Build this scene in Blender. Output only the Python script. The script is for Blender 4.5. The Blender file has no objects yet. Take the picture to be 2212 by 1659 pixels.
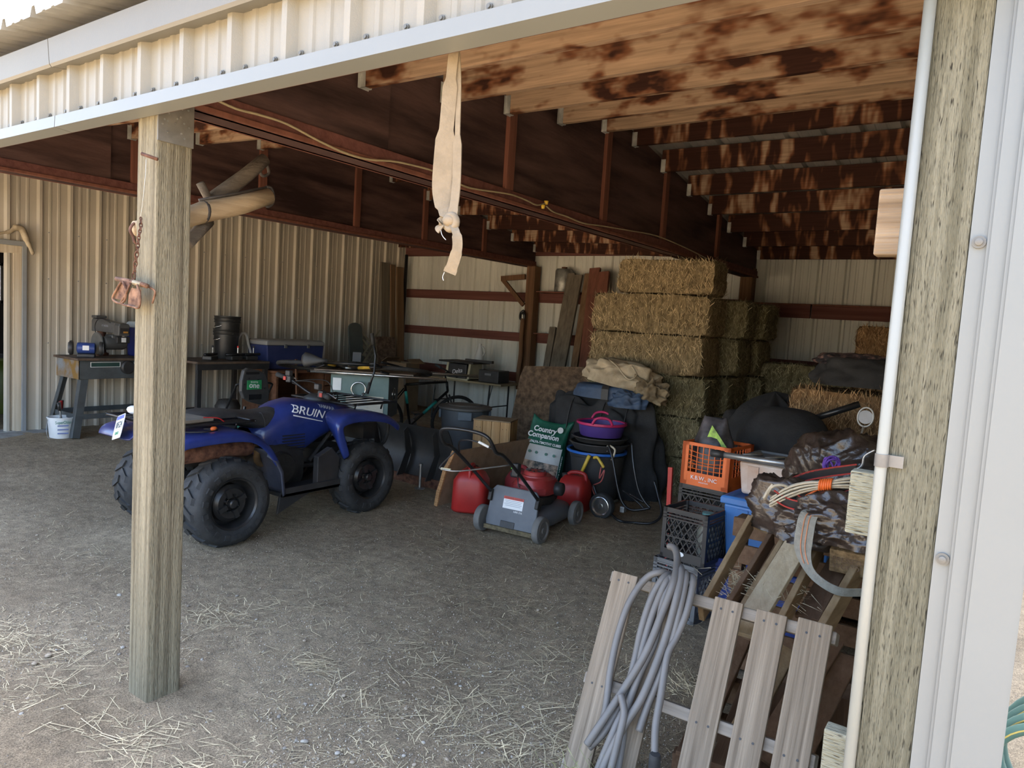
import bpy, math, random
from mathutils import Vector, Matrix, Euler
from math import sin, cos, pi, radians, sqrt, atan2

# ------------------------------------------------------------ camera, world, light
scn = bpy.context.scene
col = scn.collection
CAM_H, FOC, YAW, PIT, ROL = 1.58, 1549.15, radians(34.557), radians(4.833), radians(3.543)
IW, IH = 2212.0, 1659.0
_f = Vector((-sin(YAW)*cos(PIT), cos(YAW)*cos(PIT), -sin(PIT)))
_r0 = Vector((cos(YAW), sin(YAW), 0)); _u0 = _r0.cross(_f)
_r = _r0*cos(ROL) + _u0*sin(ROL); _u = _u0*cos(ROL) - _r0*sin(ROL)
CAMP = Vector((0, 0, CAM_H))
cam_data = bpy.data.cameras.new('camera'); cam = bpy.data.objects.new('camera', cam_data); col.objects.link(cam)
cam_data.sensor_fit = 'HORIZONTAL'; cam_data.sensor_width = 36.0; cam_data.lens = FOC/IW*36.0
cam_data.clip_start = 0.05; cam_data.clip_end = 2000
cam.matrix_world = Matrix(((_r.x, _u.x, -_f.x, 0), (_r.y, _u.y, -_f.y, 0), (_r.z, _u.z, -_f.z, CAM_H), (0, 0, 0, 1)))
scn.camera = cam

world = bpy.data.worlds.new('sky'); scn.world = world; world.use_nodes = True
wn = world.node_tree.nodes; wl = world.node_tree.links
bg = wn['Background']
sky = wn.new('ShaderNodeTexSky'); sky.sky_type = 'NISHITA'; sky.sun_disc = False
sky.sun_elevation = radians(69); sky.sun_rotation = radians(-30); sky.air_density = 1.0; sky.dust_density = 3.5; sky.ozone_density = 1.0
wl.new(sky.outputs['Color'], bg.inputs['Color']); bg.inputs['Strength'].default_value = 0.23
sun_d = bpy.data.lights.new('sun', 'SUN'); sun_d.energy = 6.6; sun_d.angle = radians(0.6); sun_d.color = (1, .93, .82)
sun = bpy.data.objects.new('sun', sun_d); col.objects.link(sun)
sun.rotation_euler = (radians(-21), 0, radians(30)); sun.location = (0, 20, 20)

vs = scn.view_settings
scn.display_settings.display_device = 'sRGB'
vs.view_transform = 'Standard'; vs.look = 'None'; vs.gamma = 1.0; vs.use_curve_mapping = False
vs.exposure = 2.55
scn.cycles.use_denoising = True
scn.cycles.max_bounces = 10; scn.cycles.diffuse_bounces = 6; scn.cycles.glossy_bounces = 3; scn.cycles.transmission_bounces = 6; scn.cycles.transparent_max_bounces = 8
scn.cycles.sample_clamp_indirect = 6.0

# ------------------------------------------------------------ pixel rays of the photograph
def RAY(u, v): return _f*FOC + _r*(u-IW/2) - _u*(v-IH/2)
def PZ(u, v, z=0.0): d = RAY(u, v); return CAMP + d*((z-CAM_H)/d.z)
def PX(u, v, x): d = RAY(u, v); return CAMP + d*(x/d.x)
def PY(u, v, y): d = RAY(u, v); return CAMP + d*(y/d.y)
def smooth(a, b, t):
    t = max(0.0, min(1.0, (t-a)/(b-a))); return t*t*(3-2*t)
def gz(x, y): return 0.09*smooth(5.2, 8.6, -x)
def G(u, v):
    p = PZ(u, v)
    for _ in range(6): p = PZ(u, v, gz(p.x, p.y))
    return p
rnd = random.Random(7)

# ------------------------------------------------------------ mesh builder
def V3(a): return a if isinstance(a, Vector) else Vector(a)
class MB:
    def __init__(s): s.v = []; s.f = []
    def add(s, vs_, fs):
        o = len(s.v); s.v += [tuple(p) for p in vs_]; s.f += [tuple(i+o for i in q) for q in fs]; return s
    def box(s, c, d, rot=None):
        c = V3(c); m = Euler(rot).to_matrix() if rot is not None and not isinstance(rot, Matrix) else rot
        P = []
        for z in (-.5, .5):
            for x, y in ((-.5, -.5), (.5, -.5), (.5, .5), (-.5, .5)):
                p = Vector((x*d[0], y*d[1], z*d[2])); P.append(c + (m @ p if m is not None else p))
        return s.add(P, [(3, 2, 1, 0), (4, 5, 6, 7), (0, 1, 5, 4), (1, 2, 6, 5), (2, 3, 7, 6), (3, 0, 4, 7)])
    def box2(s, a, b):
        return s.box([(a[i]+b[i])/2 for i in range(3)], [abs(b[i]-a[i]) for i in range(3)])
    def bar(s, p, q, w, h, up=(0, 0, 1)):
        p, q = V3(p), V3(q); d = (q-p); L = d.length; y = d.normalized(); u = V3(up)
        x = y.cross(u)
        if x.length < 1e-4: x = y.cross(Vector((1, 0, 0)))
        x.normalize(); z = x.cross(y)
        m = Matrix((x, y, z)).transposed()
        return s.box((p+q)/2, (w, L, h), m)
    def tube(s, pts, r, n=8, cap=True, closed=False, flat=1.0):
        pts = [V3(p) for p in pts]; N = len(pts)
        rs = r if isinstance(r, (list, tuple)) else [r]*N
        rings = []; prev = None
        for i, p in enumerate(pts):
            if closed: t = pts[(i+1) % N]-pts[i-1]
            else: t = pts[min(i+1, N-1)]-pts[max(i-1, 0)]
            t.normalize()
            if prev is None:
                a = Vector((0, 0, 1)) if abs(t.z) < .9 else Vector((1, 0, 0))
                x = t.cross(a).normalized()
            else:
                x = (prev - t*prev.dot(t))
                x = x.normalized() if x.length > 1e-6 else t.orthogonal().normalized()
            prev = x; y = t.cross(x)
            rings.append([p + (x*cos(2*pi*k/n) + y*sin(2*pi*k/n)*flat)*rs[i] for k in range(n)])
        return s.loft(rings, cap and not closed, closed)
    def loft(s, rings, cap=True, closed=False, ring_closed=True):
        n = len(rings[0]); N = len(rings); P = [p for r in rings for p in r]; F = []
        for i in range(N if closed else N-1):
            j = (i+1) % N
            for k in range(n if ring_closed else n-1):
                l = (k+1) % n
                F.append((i*n+k, i*n+l, j*n+l, j*n+k))
        if cap: F.append(tuple(range(n-1, -1, -1))); F.append(tuple((N-1)*n+k for k in range(n)))
        return s.add(P, F)
    def lathe(s, prof, n=24, c=(0, 0, 0), ax='z', cap=True):
        c = V3(c); rings = []
        for r, z in prof:
            ring = []
            for k in range(n):
                a = 2*pi*k/n; x, y = r*cos(a), r*sin(a)
                ring.append(c + Vector({'z': (x, y, z), 'x': (z, x, y), 'y': (x, z, -y)}[ax]))
            rings.append(ring)
        return s.loft(rings, cap)
    def prism(s, poly, a, b, ax='z'):
        def mk(p, t): return {'z': (p[0], p[1], t), 'x': (t, p[0], p[1]), 'y': (p[0], t, p[1])}[ax]
        n = len(poly)
        return s.add([mk(p, a) for p in poly] + [mk(p, b) for p in poly],
                     [tuple(range(n-1, -1, -1)), tuple(range(n, 2*n))] + [(k, (k+1) % n, (k+1) % n+n, k+n) for k in range(n)])
    def ball(s, c, r, n=10, m=6, sc=(1, 1, 1)):
        c = V3(c); rings = []
        for i in range(m+1):
            a = -pi/2 + pi*i/m; rr = max(cos(a), .02)*r; z = sin(a)*r
            rings.append([c + Vector((rr*cos(2*pi*k/n)*sc[0], rr*sin(2*pi*k/n)*sc[1], z*sc[2])) for k in range(n)])
        return s.loft(rings)
    def torus(s, c, R, r, n=24, m=8, ax='z', sc=(1, 1)):
        pts = []
        for k in range(n):
            a = 2*pi*k/n; x, y = R*cos(a)*sc[0], R*sin(a)*sc[1]
            pts.append(V3(c) + Vector({'z': (x, y, 0), 'x': (0, x, y), 'y': (x, 0, y)}[ax]))
        return s.tube(pts, r, m, closed=True)
    def grid(s, nx, ny, fn):
        P = [fn(i/(nx-1), j/(ny-1)) for j in range(ny) for i in range(nx)]
        return s.add(P, [(j*nx+i, j*nx+i+1, (j+1)*nx+i+1, (j+1)*nx+i) for j in range(ny-1) for i in range(nx-1)])
    def mesh(s, name, smooth_=True):
        me = bpy.data.meshes.new(name); me.from_pydata(s.v, [], s.f); me.validate(); me.update()
        if smooth_:
            for p in me.polygons: p.use_smooth = True
        return me
    def build(s, name, mat, parent=None, loc=None, rot=None, smooth=False, bevel=0, sub=0, thick=0, auto=None, seg=2):
        me = s.mesh(name, smooth); o = bpy.data.objects.new(name, me); col.objects.link(o)
        me.materials.append(mat)
        if loc is not None: o.location = loc
        if rot is not None: o.rotation_euler = rot
        if parent: o.parent = parent
        if thick: md = o.modifiers.new('s', 'SOLIDIFY'); md.thickness = thick; md.offset = 0
        if bevel: md = o.modifiers.new('b', 'BEVEL'); md.width = bevel; md.segments = seg; md.limit_method = 'ANGLE'; md.angle_limit = radians(38)
        if sub: md = o.modifiers.new('d', 'SUBSURF'); md.levels = sub; md.render_levels = sub
        if auto is not None:
            try: me.shade_auto_smooth(use_auto_smooth=True, angle=radians(auto))
            except Exception:
                try: me.set_sharp_from_angle(angle=radians(auto))
                except Exception: pass
        return o
def tag(o, label, cat, group=None, kind=None):
    if label: o['label'] = label
    if cat: o['category'] = cat
    if group: o['group'] = group
    if kind: o['kind'] = kind
    return o
def thing(name, label, cat, loc=(0, 0, 0), rz=0.0, group=None, rot=None):
    o = bpy.data.objects.new(name, None); col.objects.link(o); o.empty_display_size = .1
    o.location = loc; o.rotation_euler = rot if rot is not None else (0, 0, rz)
    return tag(o, label, cat, group)
def struct(o, label=None):
    o['kind'] = 'structure'
    if label: o['label'] = label
    return o
def copy_tree(o, parent=None):
    c = o.copy(); col.objects.link(c); c.parent = parent
    for ch in [x for x in o.children]: copy_tree(ch, c)
    return c
def smoothpath(pts, n=8):
    pts = [V3(p) for p in pts]; out = []
    for i in range(len(pts)-1):
        p0, p1, p2, p3 = pts[max(i-1, 0)], pts[i], pts[i+1], pts[min(i+2, len(pts)-1)]
        for k in range(n):
            t = k/n; t2 = t*t; t3 = t2*t
            out.append(.5*((2*p1) + (p2-p0)*t + (2*p0-5*p1+4*p2-p3)*t2 + (3*p1-p0-3*p2+p3)*t3))
    return out + [pts[-1]]
def text(body, name, mat, size, parent=None, loc=(0, 0, 0), rot=(0, 0, 0), ext=.0006, align='CENTER', shear=0, bold=0, sx=1.0):
    cu = bpy.data.curves.new(name, 'FONT'); cu.body = body; cu.size = size; cu.extrude = ext; cu.align_x = align; cu.align_y = 'CENTER'; cu.shear = shear; cu.offset = bold
    cu.space_line = .85
    t = bpy.data.objects.new(name, cu); col.objects.link(t)
    dg = bpy.context.evaluated_depsgraph_get(); me = bpy.data.meshes.new_from_object(t.evaluated_get(dg))
    bpy.data.objects.remove(t); bpy.data.curves.remove(cu)
    o = bpy.data.objects.new(name, me); col.objects.link(o); me.materials.clear(); me.materials.append(mat)
    o.location = loc; o.rotation_euler = rot; o.scale = (sx, 1, 1)
    if parent: o.parent = parent
    return o

# ------------------------------------------------------------ materials
def M(name, c, rough=.6, metal=0.0, var=.18, scale=6.0, bump=0.0, bscale=60.0, stretch=(1, 1, 1), c2=None, lo=.35, hi=.65, dust=0.0, dc=(.23, .19, .14), dscale=5.0, spec=.5, detail=5.0, coat=0.0, alpha=1.0, trans=0.0, island=0.0):
    m = bpy.data.materials.new(name); m.use_nodes = True; nt = m.node_tree; N = nt.nodes; L = nt.links
    b = N['Principled BSDF']; b.inputs['Roughness'].default_value = rough; b.inputs['Metallic'].default_value = metal
    b.inputs['Specular IOR Level'].default_value = spec; b.inputs['Coat Weight'].default_value = coat
    if alpha < 1: b.inputs['Alpha'].default_value = alpha
    if trans: b.inputs['Transmission Weight'].default_value = trans
    tc = N.new('ShaderNodeTexCoord'); mp = N.new('ShaderNodeMapping'); mp.inputs['Scale'].default_value = stretch
    L.new(tc.outputs['Object'], mp.inputs['Vector'])
    oi = N.new('ShaderNodeObjectInfo'); mm = N.new('ShaderNodeVectorMath'); mm.operation = 'ADD'; sc_ = N.new('ShaderNodeMath'); sc_.operation = 'MULTIPLY'; sc_.inputs[1].default_value = 37.0
    L.new(oi.outputs['Random'], sc_.inputs[0]); L.new(mp.outputs[0], mm.inputs[0]); L.new(sc_.outputs[0], mm.inputs[1])
    no = N.new('ShaderNodeTexNoise'); no.inputs['Scale'].default_value = scale; no.inputs['Detail'].default_value = detail; no.inputs['Roughness'].default_value = .6
    L.new(mm.outputs[0], no.inputs['Vector'])
    rp = N.new('ShaderNodeValToRGB'); rp.color_ramp.elements[0].position = lo; rp.color_ramp.elements[1].position = hi
    a = tuple(x*(1-var) for x in c); z = c2 if c2 else tuple(min(1, x*(1+var)) for x in c)
    rp.color_ramp.elements[0].color = (*a, 1); rp.color_ramp.elements[1].color = (*z, 1)
    L.new(no.outputs['Fac'], rp.inputs[0]); out = rp.outputs[0]
    if dust:
        nd = N.new('ShaderNodeTexNoise'); nd.inputs['Scale'].default_value = dscale; nd.inputs['Detail'].default_value = 6; nd.inputs['Roughness'].default_value = .65
        L.new(mm.outputs[0], nd.inputs['Vector'])
        rd = N.new('ShaderNodeValToRGB'); rd.color_ramp.elements[0].position = .42; rd.color_ramp.elements[1].position = .72
        rd.color_ramp.elements[0].color = (dust*.35,)*3+(1,); rd.color_ramp.elements[1].color = (dust,)*3+(1,)
        L.new(nd.outputs['Fac'], rd.inputs[0])
        mx = N.new('ShaderNodeMix'); mx.data_type = 'RGBA'; mx.inputs[7].default_value = (*dc, 1)
        L.new(rd.outputs[0], mx.inputs[0]); L.new(out, mx.inputs[6]); out = mx.outputs[2]
    if island:
        ge = N.new('ShaderNodeNewGeometry'); mr = N.new('ShaderNodeMapRange'); mr.inputs[3].default_value = 1-island; mr.inputs[4].default_value = 1+island
        L.new(ge.outputs['Random Per Island'], mr.inputs[0])
        vm = N.new('ShaderNodeVectorMath'); vm.operation = 'SCALE'; L.new(out, vm.inputs[0]); L.new(mr.outputs[0], vm.inputs['Scale']); out = vm.outputs[0]
    L.new(out, b.inputs['Base Color'])
    if bump:
        nb = N.new('ShaderNodeTexNoise'); nb.inputs['Scale'].default_value = bscale; nb.inputs['Detail'].default_value = 4
        L.new(mm.outputs[0], nb.inputs['Vector'])
        bp = N.new('ShaderNodeBump'); bp.inputs['Strength'].default_value = min(1, bump); bp.inputs['Distance'].default_value = .01
        L.new(nb.outputs['Fac'], bp.inputs['Height']); L.new(bp.outputs[0], b.inputs['Normal'])
    return m
def emis(name, c, s):
    m = bpy.data.materials.new(name); m.use_nodes = True; b = m.node_tree.nodes['Principled BSDF']
    b.inputs['Base Color'].default_value = (*c, 1); b.inputs['Emission Color'].default_value = (*c, 1); b.inputs['Emission Strength'].default_value = s; return m
def wood(name, c, c2, ax=2, sc=9.0, k=14.0, rough=.8, bump=.35, dust=0, dc=(.3, .27, .22), var=.0, island=0.0):
    k *= 3.2; st = [k, k, k]; st[ax] = 1.0
    return M(name, c, rough, 0, var, sc/3, bump, sc, tuple(x/3 for x in st), c2=c2, lo=.3, hi=.7, dust=dust, dc=dc, dscale=1.6, detail=8, spec=.2, island=island)
# ------------------------------------------------------------ materials of the setting
def postmat(name, c, c2, dark, ax=2, dash=1.0):
    m = wood(name, c, c2, ax, 10, 16, .85, .8); nt = m.node_tree; N = nt.nodes; L = nt.links; b = N['Principled BSDF']
    tc = N.new('ShaderNodeTexCoord'); mp = N.new('ShaderNodeMapping'); st = [330, 330, 330]; st[ax] = 34; mp.inputs['Scale'].default_value = st
    L.new(tc.outputs['Object'], mp.inputs['Vector'])
    no = N.new('ShaderNodeTexNoise'); no.inputs['Scale'].default_value = 1.0; no.inputs['Detail'].default_value = 2; L.new(mp.outputs[0], no.inputs['Vector'])
    rp = N.new('ShaderNodeValToRGB'); rp.color_ramp.elements[0].position = .60; rp.color_ramp.elements[1].position = .70
    rp.color_ramp.elements[0].color = (0, 0, 0, 1); rp.color_ramp.elements[1].color = (dash, dash, dash, 1); L.new(no.outputs['Fac'], rp.inputs[0])
    src = b.inputs['Base Color'].links[0].from_socket
    mx = N.new('ShaderNodeMix'); mx.data_type = 'RGBA'; mx.inputs[7].default_value = (*dark, 1)
    L.new(rp.outputs[0], mx.inputs[0]); L.new(src, mx.inputs[6]); L.new(mx.outputs[2], b.inputs['Base Color'])
    bp = N.new('ShaderNodeBump'); bp.inputs['Strength'].default_value = .8; bp.inputs['Distance'].default_value = .006; bp.invert = True
    L.new(no.outputs['Fac'], bp.inputs['Height'])
    ob = b.inputs['Normal'].links[0].from_node; L.new(ob.outputs[0], bp.inputs['Normal']); L.new(bp.outputs[0], b.inputs['Normal'])
    return m
m_post = postmat('treated_post_wood', (.125, .103, .066), (.315, .275, .185), (.075, .06, .037), 2, .5)
m_post2 = postmat('incised_post_wood', (.095, .087, .056), (.215, .20, .142), (.025, .022, .015))
m_stub = postmat('incised_board_wood', (.29, .275, .19), (.36, .345, .255), (.06, .05, .038), 0)
m_rawstub = wood('weathered_board', (.20, .135, .08), (.44, .33, .22), 0, 14, 10, .85, .6)
m_tan = M('tan_siding', (.52, .475, .39), .45, 0, .07, 1.2, .03, 90, spec=.4, dust=.12, dc=(.30, .24, .17), dscale=2)
m_backwall = M('grey_white_siding', (.58, .58, .52), .5, 0, .08, 1.0, .03, 60, (6, 6, .6), spec=.35)
m_cream = M('cream_siding', (.262, .24, .19), .45, 0, .04, 3, .12, 220, spec=.4)
m_trim = M('white_trim', (.195, .203, .192), .4, 0, .03, 2, .0, 90, spec=.45)
m_eave = M('grey_trim', (.155, .149, .13), .45, 0, .04, 2, .05, 150, spec=.4)
m_roof = M('galvanised_roof', (.42, .42, .40), .42, .35, .12, 3, .03, 60)
m_pipe = M('cream_conduit', (.26, .26, .225), .35, 0, .03, 3)
m_steel = M('dull_steel', (.42, .42, .41), .4, .8, .2, 12)
m_galv = M('galvanised_hanger', (.50, .50, .47), .5, .4, .3, 9)
m_plate = M('grey_gusset_plate', (.17, .165, .15), .55, .3, .2, 14, dust=.2)
m_ply = M('red_brown_plywood', (.055, .029, .026), .75, 0, .5, 2.2, .25, 25, (.35, .35, 2.6), c2=(.125, .07, .06), detail=8, spec=.25)
m_red = wood('red_brown_lumber', (.10, .038, .030), (.18, .075, .06), 0, 7, 8, .8, .3)
m_redz = wood('red_brown_stud', (.13, .052, .035), (.22, .09, .06), 2, 7, 8, .8, .3)
m_brownpost = wood('brown_post', (.10, .055, .03), (.20, .11, .06), 2, 8, 10, .85, .4)
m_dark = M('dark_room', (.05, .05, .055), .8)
m_conc = M('concrete', (.30, .29, .26), .9, 0, .2, 8, .3, 50)
m_jamb = wood('jamb_paint', (.50, .40, .27), (.72, .64, .50), 2, 8, 10, .7, .2)
m_jambgrey = M('grey_flashing', (.27, .28, .28), .5, 0, .08, 3)

def purlin_mat(far):
    m = bpy.data.materials.new('scorched_purlin_wood'); m.use_nodes = True; nt = m.node_tree; N = nt.nodes; L = nt.links; b = N['Principled BSDF']
    b.inputs['Roughness'].default_value = .75; b.inputs['Specular IOR Level'].default_value = .2
    tc = N.new('ShaderNodeTexCoord'); oi = N.new('ShaderNodeObjectInfo'); mu = N.new('ShaderNodeMath'); mu.operation = 'MULTIPLY'; mu.inputs[1].default_value = 91
    L.new(oi.outputs['Random'], mu.inputs[0]); ad = N.new('ShaderNodeVectorMath'); ad.operation = 'ADD'
    L.new(tc.outputs['Object'], ad.inputs[0]); L.new(mu.outputs[0], ad.inputs[1])
    def noise(st, sc, det=3, ro=.55):
        mp = N.new('ShaderNodeMapping'); mp.inputs['Scale'].default_value = st; L.new(ad.outputs[0], mp.inputs['Vector'])
        n = N.new('ShaderNodeTexNoise'); n.inputs['Scale'].default_value = sc; n.inputs['Detail'].default_value = det; n.inputs['Roughness'].default_value = ro
        L.new(mp.outputs[0], n.inputs['Vector']); return n
    patch = noise((1, .6, .25), 9.5, 2) if far else noise((.55, 1, 1.1), 6.5, 3); grain = noise((.6, 14, 14), 5, 6)
    rp = N.new('ShaderNodeValToRGB'); e = rp.color_ramp.elements; e[0].position = .50 if far else .36; e[0].color = (.045, .016, .010, 1); e[1].position = .67 if far else .52; e[1].color = (.43, .29, .19, 1)
    q = e.new(.57 if far else .42); q.color = (.19, .075, .034, 1)
    L.new(patch.outputs['Fac'], rp.inputs[0])
    gr = N.new('ShaderNodeMapRange'); gr.inputs[1].default_value = .3; gr.inputs[2].default_value = .7; gr.inputs[3].default_value = .65; gr.inputs[4].default_value = 1.15
    L.new(grain.outputs['Fac'], gr.inputs[0]); sc = N.new('ShaderNodeVectorMath'); sc.operation = 'SCALE'
    L.new(rp.outputs[0], sc.inputs[0]); L.new(gr.outputs[0], sc.inputs['Scale']); L.new(sc.outputs[0], b.inputs['Base Color'])
    return m
m_purlin = purlin_mat(False); m_purlin2 = purlin_mat(True)

def ground_mat():
    m = bpy.data.materials.new('dirt_ground'); m.use_nodes = True; nt = m.node_tree; N = nt.nodes; L = nt.links; b = N['Principled BSDF']
    b.inputs['Roughness'].default_value = .95; b.inputs['Specular IOR Level'].default_value = .15
    tc = N.new('ShaderNodeTexCoord')
    def noise(sc, det=6, ro=.6):
        n = N.new('ShaderNodeTexNoise'); n.inputs['Scale'].default_value = sc; n.inputs['Detail'].default_value = det; n.inputs['Roughness'].default_value = ro
        L.new(tc.outputs['Object'], n.inputs['Vector']); return n
    big = noise(.9, 5); mid = noise(14, 8, .7); fine = noise(170, 4, .85)
    rp = N.new('ShaderNodeValToRGB'); e = rp.color_ramp.elements; e[0].position = .30; e[0].color = (.30, .238, .163, 1); e[1].position = .72; e[1].color = (.51, .42, .30, 1)
    L.new(big.outputs['Fac'], rp.inputs[0])
    r2 = N.new('ShaderNodeValToRGB'); e = r2.color_ramp.elements; e[0].position = .33; e[0].color = (.68, .68, .68, 1); e[1].position = .68; e[1].color = (1.22, 1.2, 1.17, 1); L.new(mid.outputs['Fac'], r2.inputs[0])
    r3 = N.new('ShaderNodeValToRGB'); e = r3.color_ramp.elements; e[0].position = .36; e[0].color = (.38, .37, .36, 1); e[1].position = .68; e[1].color = (1.75, 1.68, 1.55, 1); L.new(fine.outputs['Fac'], r3.inputs[0])
    m1 = N.new('ShaderNodeVectorMath'); m1.operation = 'MULTIPLY'; L.new(rp.outputs[0], m1.inputs[0]); L.new(r2.outputs[0], m1.inputs[1])
    m2 = N.new('ShaderNodeVectorMath'); m2.operation = 'MULTIPLY'; L.new(m1.outputs[0], m2.inputs[0]); L.new(r3.outputs[0], m2.inputs[1])
    vo = N.new('ShaderNodeTexVoronoi'); vo.inputs['Scale'].default_value = 55; L.new(tc.outputs['Object'], vo.inputs['Vector'])
    rv = N.new('ShaderNodeValToRGB'); e = rv.color_ramp.elements; e[0].position = .0; e[0].color = (1, 1, 1, 1); e[1].position = .22; e[1].color = (0, 0, 0, 1); L.new(vo.outputs['Distance'], rv.inputs[0])
    gt = N.new('ShaderNodeMath'); gt.operation = 'GREATER_THAN'; gt.inputs[1].default_value = .72; L.new(vo.outputs['Color'], gt.inputs[0])
    pm = N.new('ShaderNodeMath'); pm.operation = 'MULTIPLY'; L.new(rv.outputs[0], pm.inputs[0]); L.new(gt.outputs[0], pm.inputs[1])
    mx = N.new('ShaderNodeMix'); mx.data_type = 'RGBA'; mx.inputs[7].default_value = (.42, .40, .37, 1); L.new(pm.outputs[0], mx.inputs[0]); L.new(m2.outputs[0], mx.inputs[6])
    L.new(mx.outputs[2], b.inputs['Base Color'])
    ht = N.new('ShaderNodeMath'); ht.operation = 'MULTIPLY_ADD'; ht.inputs[1].default_value = .5; L.new(pm.outputs[0], ht.inputs[0]); L.new(mid.outputs['Fac'], ht.inputs[2])
    h2 = N.new('ShaderNodeMath'); h2.operation = 'MULTIPLY_ADD'; h2.inputs[1].default_value = .35; L.new(fine.outputs['Fac'], h2.inputs[0]); L.new(ht.outputs[0], h2.inputs[2])
    bp = N.new('ShaderNodeBump'); bp.inputs['Strength'].default_value = 1.0; bp.inputs['Distance'].default_value = .022; L.new(h2.outputs[0], bp.inputs['Height']); L.new(bp.outputs[0], b.inputs['Normal'])
    return m
m_ground = ground_mat()
m_straw = M('pale_straw', (.60, .50, .31), .7, 0, .25, 9, island=.35, spec=.3)

# ------------------------------------------------------------ ground
from mathutils import noise as mn
def gh(x, y):
    return gz(x, y) + .018*mn.noise((x*1.3, y*1.3, 0)) + .008*mn.noise((x*5, y*5, 3))
def axis_pts(a, b, fine_a, fine_b, step, coarse):
    out = []; t = a
    while t < b - 1e-6:
        out.append(t); t += step if fine_a <= t < fine_b else coarse
    return out + [b]
xs = axis_pts(-60, 60, -12, 3, .12, 4.0); ys = axis_pts(-70, 60, -1, 10, .12, 4.0)
g = MB(); nx = len(xs)
g.add([(x, y, gh(x, y)) for y in ys for x in xs], [(j*nx+i, j*nx+i+1, (j+1)*nx+i+1, (j+1)*nx+i) for j in range(len(ys)-1) for i in range(nx-1)])
struct(g.build('floor', m_ground, smooth=True), 'grey brown dirt floor with scattered straw and gravel')

# straw litter: blades lying on the dirt
def blade(mb, x, y, z, L, w, a, tilt=0.0, bend=0.0):
    dx, dy = cos(a), sin(a); px, py = -dy*w/2, dx*w/2
    hx, hy = dx*L/2, dy*L/2; bx, by = -dy*bend*L, dx*bend*L
    t = tilt*L/2
    mb.add([(x-hx-px, y-hy-py, z-t), (x-hx+px, y-hy+py, z-t), (x+bx+px, y+by+py, z+w*.6), (x+bx-px, y+by-py, z+w*.6), (x+hx+px, y+hy+py, z+t), (x+hx-px, y+hy-py, z+t)], [(0, 3, 2, 1), (3, 5, 4, 2)])
st = MB()
def clump(u, v, n, sx, sy, a0, sp=.8, L=(.03, .16)):
    c = G(u, v)
    for _ in range(int(n*.62)):
        x = c.x + rnd.gauss(0, sx); y = c.y + rnd.gauss(0, sy)
        if abs(x+2.708) < .13 and abs(y-1.515) < .13: continue
        blade(st, x, y, gh(x, y)+rnd.uniform(.004, .022), rnd.uniform(*L), rnd.uniform(.0015, .0036), a0 + rnd.gauss(0, sp), rnd.gauss(0, .12), rnd.gauss(0, .05))
for a in [(280, 1600, 420, .17, .10, .2), (680, 1440, 90, .07, .05, .6), (10, 1390, 160, .16, .10, .3), (460, 1330, 150, .14, .10, .1), (120, 1460, 140, .2, .14, .4), (1180, 1560, 160, .16, .1, .5), (800, 1520, 70, .12, .08, .9), (960, 1540, 60, .1, .08, 2.4), (900, 1400, 60, .2, .1, .1), (1100, 1290, 260, .35, .2, .1), (1000, 1170, 260, .4, .25, .05), (1320, 1200, 340, .35, .35, 0), (640, 1300, 90, .25, .15, .2), (980, 1480, 90, .2, .12, .5), (1200, 1430, 120, .2, .15, .4), (1100, 1620, 120, .12, .08, .7), (200, 1200, 90, .3, .1, .2), (640, 1110, 110, .35, .2, .1), (860, 1150, 160, .4, .2, .1), (60, 1120, 60, .3, .2, .5), (1340, 1400, 160, .15, .25, .6), (1270, 1160, 220, .25, .2, .2), (1480, 1330, 140, .2, .3, .8), (820, 1250, 80, .3, .15, .5)]:
    clump(*a)
for _ in range(7000):
    u = rnd.uniform(0, 1500); v = 960 + 700*rnd.random()**1.2; c = G(u, v)
    if c.x < -8.3 or c.y > 8.9: continue
    blade(st, c.x, c.y, gh(c.x, c.y)+.004, rnd.uniform(.008, .055), rnd.uniform(.0014, .0032), rnd.gauss(.1, 1.1), rnd.gauss(0, .08), rnd.gauss(0, .05))
o = st.build('straw_litter', m_straw); tag(o, 'loose dry straw scattered over the dirt floor', 'straw', kind='stuff')

# ------------------------------------------------------------ ribbed metal panels
def rib_profile(n, p, H=.03, h=.006, start=0.0):
    out = []
    for i in range(n):
        s = start + i*p
        for ds, d in ((0, 0), (.018, H), (.045, H), (.063, 0), (.115, 0), (.123, h), (.143, h), (.151, 0), (.200, 0), (.208, h), (.228, h), (.236, 0)):
            out.append((s+ds*p/.3048, d))
    out.append((start + n*p, 0)); return out
def sheet(prof, zf0, zf1, mk):
    """strip mesh: prof points (s,d) swept between heights zf0(s) and zf1(s); mk(s,d,z)->point"""
    mb = MB(); n = len(prof)
    mb.add([mk(s, d, zf0(s)) for s, d in prof] + [mk(s, d, zf1(s)) for s, d in prof], [(k, k+1, n+k+1, n+k) for k in range(n-1)])
    return mb
RY = 5.15
def zb(y): return 3.09 - (.163*(RY-y) if y < RY else .143*(y-RY))     # underside of purlins
def dzx(x): return .05*max(0.0, -x-3.9)
def zroof(x, y): return zb(y) + .195 + dzx(x)
XW, YB, YF = -8.7, 9.16, 1.42

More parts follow.
